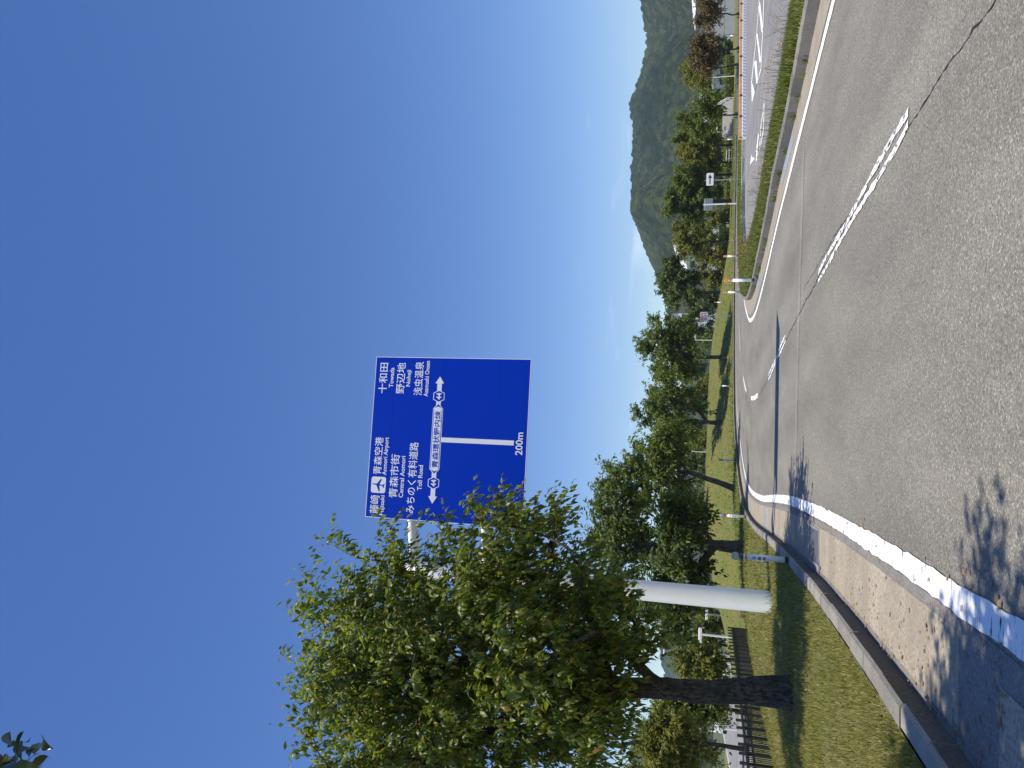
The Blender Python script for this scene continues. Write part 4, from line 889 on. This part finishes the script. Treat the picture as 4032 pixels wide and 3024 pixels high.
# white halls beyond
def hall(x0, x1, d, z0, zw, zr, label, roofm, depth=14, name='white_hall', windows=4):
    root = empty(name, ((x0 + x1) / 2, d, z0)); b_ = np.array(((x0 + x1) / 2, d, z0)); cx = (x0 + x1) / 2
    MB(b_).box((cx, d + depth / 2, (z0 + zw) / 2), (x1 - x0, depth, zw - z0)).build('wall', M_WPAN, root)
    V = [(x0 - .4, d - .4, zw + .003), (x1 + .4, d - .4, zw + .003), (cx, d - .4, zr), (x0 - .4, d + depth, zw + .003), (x1 + .4, d + depth, zw + .003), (cx, d + depth, zr)]
    MB(b_).add(V, [(0, 1, 2), (5, 4, 3), (0, 2, 5, 3), (1, 4, 5, 2), (0, 3, 4, 1)]).build('roof', roofm, root)
    for k in range(windows):
        x = x0 + (x1 - x0) * (k + .5) / windows; wn = MB(b_).box((x, d - .02, z0 + (zw - z0) * .55), ((x1 - x0) / windows * .6, .08, (zw - z0) * .3)).build('window', M_DGREY, root)
    tag(root, label, 'building')
a = at(2700, 1035, 150); c = at(2700, 900, 150); hall(a[0], c[0], 150, 0, at(2705, 970, 150)[2], at(2650, 1000, 150)[2], 'white gabled hall behind the thin yellow green tree', M_WPAN)
a = at(2640, 1272, 170); c = at(2640, 1235, 170); hall(a[0], c[0], 170, 0, at(2645, 1230, 170)[2], at(2622, 1230, 170)[2], 'small white building with dark roof between two bank trees', mat('dark_roof', (.1, .095, .09), .7), name='small_building', windows=2)
a = at(2790, 410, 140); c = at(2790, 300, 140); hall(a[0], c[0], 140, 0, at(2790, 350, 140)[2], at(2752, 350, 140)[2], 'building with pale silver roof behind the staked young tree', mat('silver_roof', (.55, .58, .62), .4, metal=.3), name='silver_roofed_building', windows=3)
a = at(2740, 60, 160); c = at(2740, -120, 160); hall(a[0], c[0], 160, 0, at(2752, -20, 160)[2], at(2722, -20, 160)[2], 'white roofed building above the concrete panel wall', M_WPAN, name='white_roofed_building', windows=3)
a = at(2800, 345, 118); c = at(2800, 262, 118); hall(a[0], c[0], 118, 0, at(2812, 300, 118)[2], at(2795, 300, 118)[2], 'low grey shed between the yellow green and russet trees', M_GREY, depth=6, name='grey_shed', windows=2)
# rail fence at the back of the lawn
p0, p1 = at(2850, 395, 108), at(2850, 300, 108); root = empty('rail_fence', (p0[0], 108, .2)); b_ = np.array((p0[0], 108, .2)); nn_ = 9
for k in range(nn_): x = p0[0] + (p1[0] - p0[0]) * k / (nn_ - 1); MB(b_).box((x, 108, .75), (.09, .09, 1.1)).build('post', M_GREY, root)
for z in (.6, .95, 1.25): MB(b_).box(((p0[0] + p1[0]) / 2, 107.9, z), (p1[0] - p0[0], .05, .09)).build('rail', M_GREY, root)
tag(root, 'grey rail fence behind the pale steps', 'fence')
def lamp(Y, d, Xt, label, arm=.6, z0=None, r_=.06):
    p = D(2850, Y, d); z0 = gz(p[0], d, -.9) if z0 is None else z0; zt = D(Xt, Y, d)[2]; root = empty('lamp_post', (p[0], d, z0))
    h_ = zt - z0; MB().tube([(0, 0, 0), (0, 0, h_)], [r_, r_ * .7], 8).build('pole', M_WPAN, root)
    MB().tube([(0, 0, h_ - .03), (arm * .6, 0, h_ + .08), (arm, 0, h_ + .1)], r_ * .6, 6).build('arm', M_WPAN, root)
    MB().box((arm + .12 * (1 if arm > 0 else -1), 0, h_ + .1), (.4, .16, .1), 0, .03).build('lamp_head', M_WPAN, root); tag(root, label, 'lamp post', 'thin white lamp posts')
lamp(518, 93, 2826, 'short white lamp post left of the pale steps', .25)
lamp(302, 90, 2755, 'white lamp post right of the silver roof', -.35)
lamp(975, 120, 2755, 'white lamp post below the white hall', .3)
lamp(1340, 92, 2740, 'white lamp post on the bank crest left of the red lettered sign', .3)
lamp(1783, 92, 2692, 'white lamp post on the bank crest under the leaning tree', .3)
# clipped hedges on the right lawn
def hedge(Y0, Y1, d, X0, label, lm, sd):
    a, c = D(2860, Y1, d), D(2860, Y0, d); z0 = gz((a[0] + c[0]) / 2, d, .2); h_ = D(X0, (Y0 + Y1) / 2, d)[2] - z0; L_ = c[0] - a[0]; rg = np.random.default_rng(sd)
    root = empty('hedge', ((a[0] + c[0]) / 2, d, z0)); n = int(L_ * 220)
    P = np.column_stack([rg.uniform(-L_ / 2, L_ / 2, n), rg.uniform(-.7, .7, n), rg.uniform(.02, 1, n) ** .7 * h_ * (1 + .12 * np.sin(np.linspace(0, 30, n)))]); P[:, 2] *= 1 - .25 * (P[:, 1] / .7) ** 2
    Dl = rg.normal(0, 1, (n, 3)) + np.array([0, -.5, .6]); Dl /= np.linalg.norm(Dl, axis=1)[:, None]
    link('foliage', leaves_mesh(P, Dl, .22 * rg.uniform(.6, 1.3, n), 'foliage', .6), lm, root)
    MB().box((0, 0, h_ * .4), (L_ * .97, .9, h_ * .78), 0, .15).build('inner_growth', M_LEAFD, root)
    tag(root, label, 'hedge', 'clipped hedges on the right lawn')
hedge(895, 1045, 112, 2818, 'dense green hedge in front of the white hall', M_LEAFM, 5)
hedge(390, 525, 100, 2846, 'yellow green hedge behind the pale steps', M_LEAFY, 1)
hedge(545, 700, 104, 2848, 'yellow green hedge behind the picnic table', M_LEAFY, 2)
hedge(225, 380, 96, 2846, 'yellow green hedge under the bright yellow green tree', M_LEAFY, 3)
hedge(720, 860, 104, 2850, 'yellow green hedge behind the grey sign back', M_LEAFY, 4)

# ------------------------------------------------------------------ beyond the left lawn: fence, lower road, posts, truck
FA, FB = np.array([-8.1, 14.5]), np.array([-10.7, 36.0]); nbay = 32; zf = -.45
root = empty('picket_fence', (FA[0], FA[1], zf)); b_ = np.array((FA[0], FA[1], zf)); dirf = (FB - FA) / np.linalg.norm(FB - FA); angf = math.atan2(dirf[1], dirf[0])
pk = MB().box((0, 0, .45), (.02, .02, .72)); pk_me = bpy.data.meshes.new('picket'); pk_me.from_pydata(pk.v, [], pk.f); pk_me.materials.append(M_FENCE)
Lf = np.linalg.norm(FB - FA)
for k in range(nbay + 1):
    q = FA + dirf * Lf * k / nbay; MB(b_).box((q[0], q[1], zf + .5), (.06, .06, 1.0), angf).build('post', M_FENCE, root)
npk = 170
for k in range(npk):
    q = dirf * Lf * (k + .5) / npk; o = link('picket', pk_me, None, root); o.location = (q[0], q[1], 0); o.rotation_euler = (0, 0, angf)
qm = (FA + FB) / 2
for z in (.08, .82): MB(b_).box((qm[0], qm[1], zf + z), (Lf, .045, .06), angf).build('rail', M_FENCE, root)
tag(root, 'low dark picket fence along the far edge of the left lawn', 'fence')
# lower road beyond the fence
ra, rb_ = np.array([[-13.5, 14], [-16, 40], [-21, 60], [-30, 90], [-46, 140]]), np.array([[-21, 14], [-24.5, 40], [-30, 60], [-40, 90], [-58, 140]])
strip('lower_road', resample(ra, 2.0), renum(resample(rb_, 2.0), len(resample(ra, 2.0))), -.5, M_ASPH2)
line('edge_line', [tuple(p) for p in ra + np.array([-.6, 0])], .15, -.49, M_PAINT, 2)
line('edge_line', [tuple(p) for p in rb_ + np.array([.6, 0])], .15, -.49, M_PAINT, 2)
def guardrail(A, B, z, label):
    A, B = np.array(A), np.array(B); Lg = np.linalg.norm(B - A); dg = (B - A) / Lg; an = math.atan2(dg[1], dg[0]); root = empty('guardrail', (A[0], A[1], z)); bb = np.array((A[0], A[1], z))
    for k in range(int(Lg / 2) + 1): q = A + dg * 2 * k; MB(bb).tube([(q[0], q[1], z - .1), (q[0], q[1], z + .8)], .06, 6).build('post', M_WPAN, root)
    m_ = (A + B) / 2
    for zz_ in (.45, .7): MB(bb).box((m_[0], m_[1], z + zz_), (Lg, .05, .12), an).build('rail', M_WPAN, root)
    tag(root, label, 'guardrail', 'white guardrails along the lower road')
guardrail((-22.5, 26), (-30.5, 58), -.55, 'white guardrail on the far side of the lower road, seen beside the near trunk')
guardrail((-18.6, 50), (-29, 88), -.55, 'white guardrail on the near side of the lower road, seen beside the sign pole')
def crosspost(Y, d, X0, Yl, Yr, label):
    p = D(2880, Y, d); zt = D(X0, Y, d)[2]; root = empty('crossbar_post', (p[0], d, -.55)); b_ = np.array((p[0], d, -.55)); xa, xb = D(X0, Yr, d)[0], D(X0, Yl, d)[0]
    MB(b_).tube([(p[0], d, -.55), (p[0], d, zt)], .07, 8).build('post', M_WPAN, root); MB(b_).box(((xa + xb) / 2, d, zt + .08), (xb - xa, .14, .18), 0, .03).build('crossbar', M_WPAN, root)
    tag(root, label, 'post', 'white posts with a crossbar beyond the fence')
crosspost(2510, 46, 2762, 2472, 2541, 'largest white T shaped post beyond the fence')
crosspost(2428, 62, 2787, 2400, 2443, 'middle white T shaped post beyond the fence, nearer the sign pole')
crosspost(2392, 80, 2799, 2376, 2406, 'smallest white T shaped post beside the sign pole')
lamp(2523, 70, 2620, 'tall street lamp with long bent arm in front of the blue hill', -1.6, z0=-.6, r_=.09)
lamp(2490, 95, 2710, 'thin street lamp behind the largest T shaped post', -.8, z0=-.6, r_=.08)
# square sign on a white post, orange light, small truck
p = D(2880, 2872, 52); root = empty('square_sign', (p[0], 52, -.55)); zt = D(2750, 2860, 52)[2]; b_ = np.array((p[0], 52, -.55))
MB(b_).tube([(p[0], 52, -.55), (p[0], 52, zt)], .07, 8).build('post', M_WPAN, root); MB(b_).box((p[0], 51.9, zt - .15), (.42, .05, .34)).build('frame', M_WPAN, root); MB(b_).box((p[0], 51.86, zt - .15), (.3, .05, .22)).build('face', M_DGREY, root)
MB(b_).box((p[0] + .1, 51.95, zt - .75), (.5, .05, .36)).build('back_plate', M_GREY, root); tag(root, 'square white framed sign on a white post left of the near trunk', 'sign')
p = D(2834, 2757, 60); root = empty('warning_light', (p[0], 60, -.55)); MB().tube([(0, 0, 0), (0, 0, .95)], .04, 6).build('post', M_WPAN, root)
MB().tube([(0, -.06, p[2] + .55), (0, .06, p[2] + .55)], .13, 10).build('lens', M_ORANGE, root); tag(root, 'small orange round reflector on a post beside the near trunk', 'reflector')
p = D(2860, 2858, 82); root = empty('small_truck', (p[0], 82, -.5), .35)
M_GLASS = mat('dark_glass', (.02, .024, .028), .08, spec=.8)
MB().add([(-.7, -1.6, .4), (.7, -1.6, .4), (.7, -.4, .4), (-.7, -.4, .4), (-.66, -1.5, 1.2), (.66, -1.5, 1.2), (.66, -.4, 1.75), (-.66, -.4, 1.75), (-.64, -1.1, 1.78), (.64, -1.1, 1.78)], [(3, 2, 1, 0), (0, 1, 5, 4), (4, 5, 9, 8), (8, 9, 6, 7), (1, 2, 6, 9, 5), (3, 0, 4, 8, 7), (2, 3, 7, 6)]).build('cab', M_WPAN, root)
MB().add([(-.6, -1.49, 1.24), (.6, -1.49, 1.24), (.6, -1.15, 1.72), (-.6, -1.15, 1.72)], [(0, 1, 2, 3)]).build('windscreen', M_GLASS, root)
MB().box((0, .75, .75), (1.4, 2.2, .5)).build('cargo_bed', M_WPAN, root)
for x in (-.62, .62):
    for y in (-1.0, 1.1): MB().tube([(x - .08, y, .28), (x + .08, y, .28)], .28, 12).build('wheel', M_BLACK, root)
tag(root, 'small white truck on the lower road left of the near trunk', 'truck')
# timber stump box on the lawn behind the pole
p = G(2935, 2408, -.2); root = empty('wooden_crate', (p[0], p[1], gz(p[0], p[1]))); 
for z in (.06, .16, .26): MB().box((0, 0, z), (.5, .4, .08)).build('board', mat('weathered_wood', (.3, .19, .11), .9, var=(.2, .12, .07), vscale=12), root)
for x in (-.2, .2): MB().box((x, -.21, .16), (.06, .03, .32)).build('batten', MATS['weathered_wood'], root)
tag(root, 'small reddish wooden crate at the lawn edge behind the sign pole', 'crate')

# ------------------------------------------------------------------ wooded hills
def forest_mat():
    ma = bpy.data.materials.new('forest'); ma.use_nodes = True; n = ma.node_tree; b = n.nodes['Principled BSDF']
    at_ = n.nodes.new('ShaderNodeAttribute'); at_.attribute_name = 'tone'
    r = n.nodes.new('ShaderNodeValToRGB'); e = r.color_ramp.elements; e[0].color = (.012, .022, .009, 1); e[1].color = (.058, .07, .022, 1); x = e.new(.5); x.color = (.027, .04, .015, 1); x = e.new(.97); x.color = (.07, .078, .028, 1)
    n.links.new(at_.outputs['Fac'], r.inputs['Fac']); n.links.new(r.outputs['Color'], b.inputs['Base Color']); b.inputs['Roughness'].default_value = .95; b.inputs['Specular IOR Level'].default_value = .1
    geo = n.nodes.new('ShaderNodeNewGeometry'); t = n.nodes.new('ShaderNodeTexNoise'); t.inputs['Scale'].default_value = .6; t.inputs['Detail'].default_value = 6; n.links.new(geo.outputs['Position'], t.inputs['Vector'])
    bp = n.nodes.new('ShaderNodeBump'); bp.inputs['Strength'].default_value = 1; bp.inputs['Distance'].default_value = 1.6; n.links.new(t.outputs['Fac'], bp.inputs['Height']); n.links.new(bp.outputs['Normal'], b.inputs['Normal'])
    return ma
M_FOREST = forest_mat()
def hill(name, ridge, d, foot, nu, nv_, crown, seed, label):
    """wooded ridge: ridge = (X, Y) of the skyline as surveyed, d = distance to the crest, foot = distance of the near edge"""
    rg = np.random.default_rng(seed); R_ = np.array([D(X, Y, d) for X, Y in ridge]); R_ = R_[np.argsort(R_[:, 0])]; xs = np.linspace(R_[0, 0], R_[-1, 0], nu)
    q = resample(R_[:, [0, 2]], 8.0); q = q[np.argsort(q[:, 0])]; zr_ = np.interp(xs, q[:, 0], q[:, 1]); base = -2.0
    tv = np.concatenate([np.linspace(0, 1, nv_), 1 + np.linspace(.02, .35, 8)]); U, Tv = np.meshgrid(xs, tv, indexing='ij'); Z = np.repeat(zr_[:, None], len(tv), 1)
    fold = .1 * np.sin(U / 55 + 1.3 * seed) + .08 * np.sin(U / 27 + 2 * Tv) + .05 * np.sin(U / 13 + 4)
    prof = np.clip(Tv + fold * np.sin(np.pi * np.clip(Tv, 0, 1)), 0, 1) ** .85; prof = np.where(Tv > 1, 1 - (Tv - 1) * 1.4, prof)
    Yy = foot + (d - foot) * Tv; Xx = U * (Yy / d) ; H_ = base + (Z - base) * prof
    # tree crowns as domes over a jittered grid of stems
    cx, cy = np.floor(Xx / crown).astype(int), np.floor(Yy / crown).astype(int); best = np.full(Xx.shape, 9.); tone = np.zeros(Xx.shape); hgt = np.zeros(Xx.shape)
    def hsh(i, j, k): v = np.sin(i * 127.1 + j * 311.7 + k * 74.7 + seed * 9.1) * 43758.5453; return v - np.floor(v)
    for di in (-1, 0, 1):
        for dj in (-1, 0, 1):
            i, j = cx + di, cy + dj; px_, py_ = (i + .15 + .7 * hsh(i, j, 1)) * crown, (j + .15 + .7 * hsh(i, j, 2)) * crown
            dd = np.hypot(Xx - px_, Yy - py_) / crown; better = dd < best; best = np.where(better, dd, best); tone = np.where(better, hsh(i, j, 3), tone); hgt = np.where(better, .55 + .75 * hsh(i, j, 4), hgt)
    dome = np.sqrt(np.clip(1 - (best / .8) ** 2, 0, 1)) * hgt * crown * .95
    H_ = H_ + dome - crown * .6
    tone = np.clip(tone * .75 + .18 * np.sin(U / 40 + Tv * 5) + .12 + .1 * np.sin(U / 90 - Tv * 9), 0, 1)
    nvv = len(tv); V = np.stack([Xx, Yy, H_], -1).reshape(-1, 3); k = np.arange((nu - 1) * nvv).reshape(nu - 1, nvv)[:, :-1].ravel()
    me = np_mesh(name, V, np.stack([k, k + nvv, k + nvv + 1, k + 1], 1)); a = me.attributes.new('tone', 'FLOAT', 'POINT'); a.data.foreach_set('value', tone.ravel().astype(np.float32))
    for p in me.polygons: p.use_smooth = True
    o = link(name, me, M_FOREST); return struct(o)
hill('wooded_hill', [(2560, -700), (2545, -400), (2525, -150), (2525, 0), (2534, 73), (2549, 182), (2543, 219), (2520, 300), (2507, 346), (2485, 400), (2483, 428), (2501, 492), (2494, 602), (2492, 729), (2512, 875), (2543, 966), (2580, 1057), (2610, 1130), (2635, 1230), (2660, 1340), (2690, 1480), (2700, 1600), (2730, 1750)], 900, 420, 760, 230, 6.5, 3, '')
hill('wooded_hill', [(2720, 1500), (2690, 1700), (2680, 1800), (2690, 1950), (2680, 2150), (2655, 2330), (2625, 2460), (2612, 2580), (2625, 2650), (2640, 2760), (2650, 2900), (2660, 3100), (2640, 3400), (2600, 3800)], 1500, 800, 420, 70, 13, 5, '')
hill('wooded_hill', [(2760, 2700), (2700, 2780), (2620, 2830), (2545, 2870), (2508, 2905), (2496, 2950), (2500, 2985), (2525, 3030), (2560, 3120), (2600, 3300), (2620, 3600)], 800, 420, 260, 90, 8, 7, '')
# bare rock scars on the right hill
M_ROCK = mat('rock', (.3, .26, .22), .9, var=(.2, .17, .14), vscale=.2, bump=.5, bscale=.3, bdist=1)

# ------------------------------------------------------------------ the air
hz_ = MB().box((200, 700, 95), (3600, 2000, 194)); ho = hz_.build('haze', None); ho['kind'] = 'stuff'; ho['label'] = 'thin blue summer haze in the air over the valley'; ho['category'] = 'haze'
hm = bpy.data.materials.new('haze'); hm.use_nodes = True; n = hm.node_tree; n.nodes.remove(n.nodes['Principled BSDF']); pv = n.nodes.new('ShaderNodeVolumePrincipled')
pv.inputs['Color'].default_value = (.62, .8, 1, 1); pv.inputs['Density'].default_value = .0002; pv.inputs['Anisotropy'].default_value = .2
n.links.new(pv.outputs[0], n.nodes['Material Output'].inputs['Volume']); ho.data.materials.append(hm)
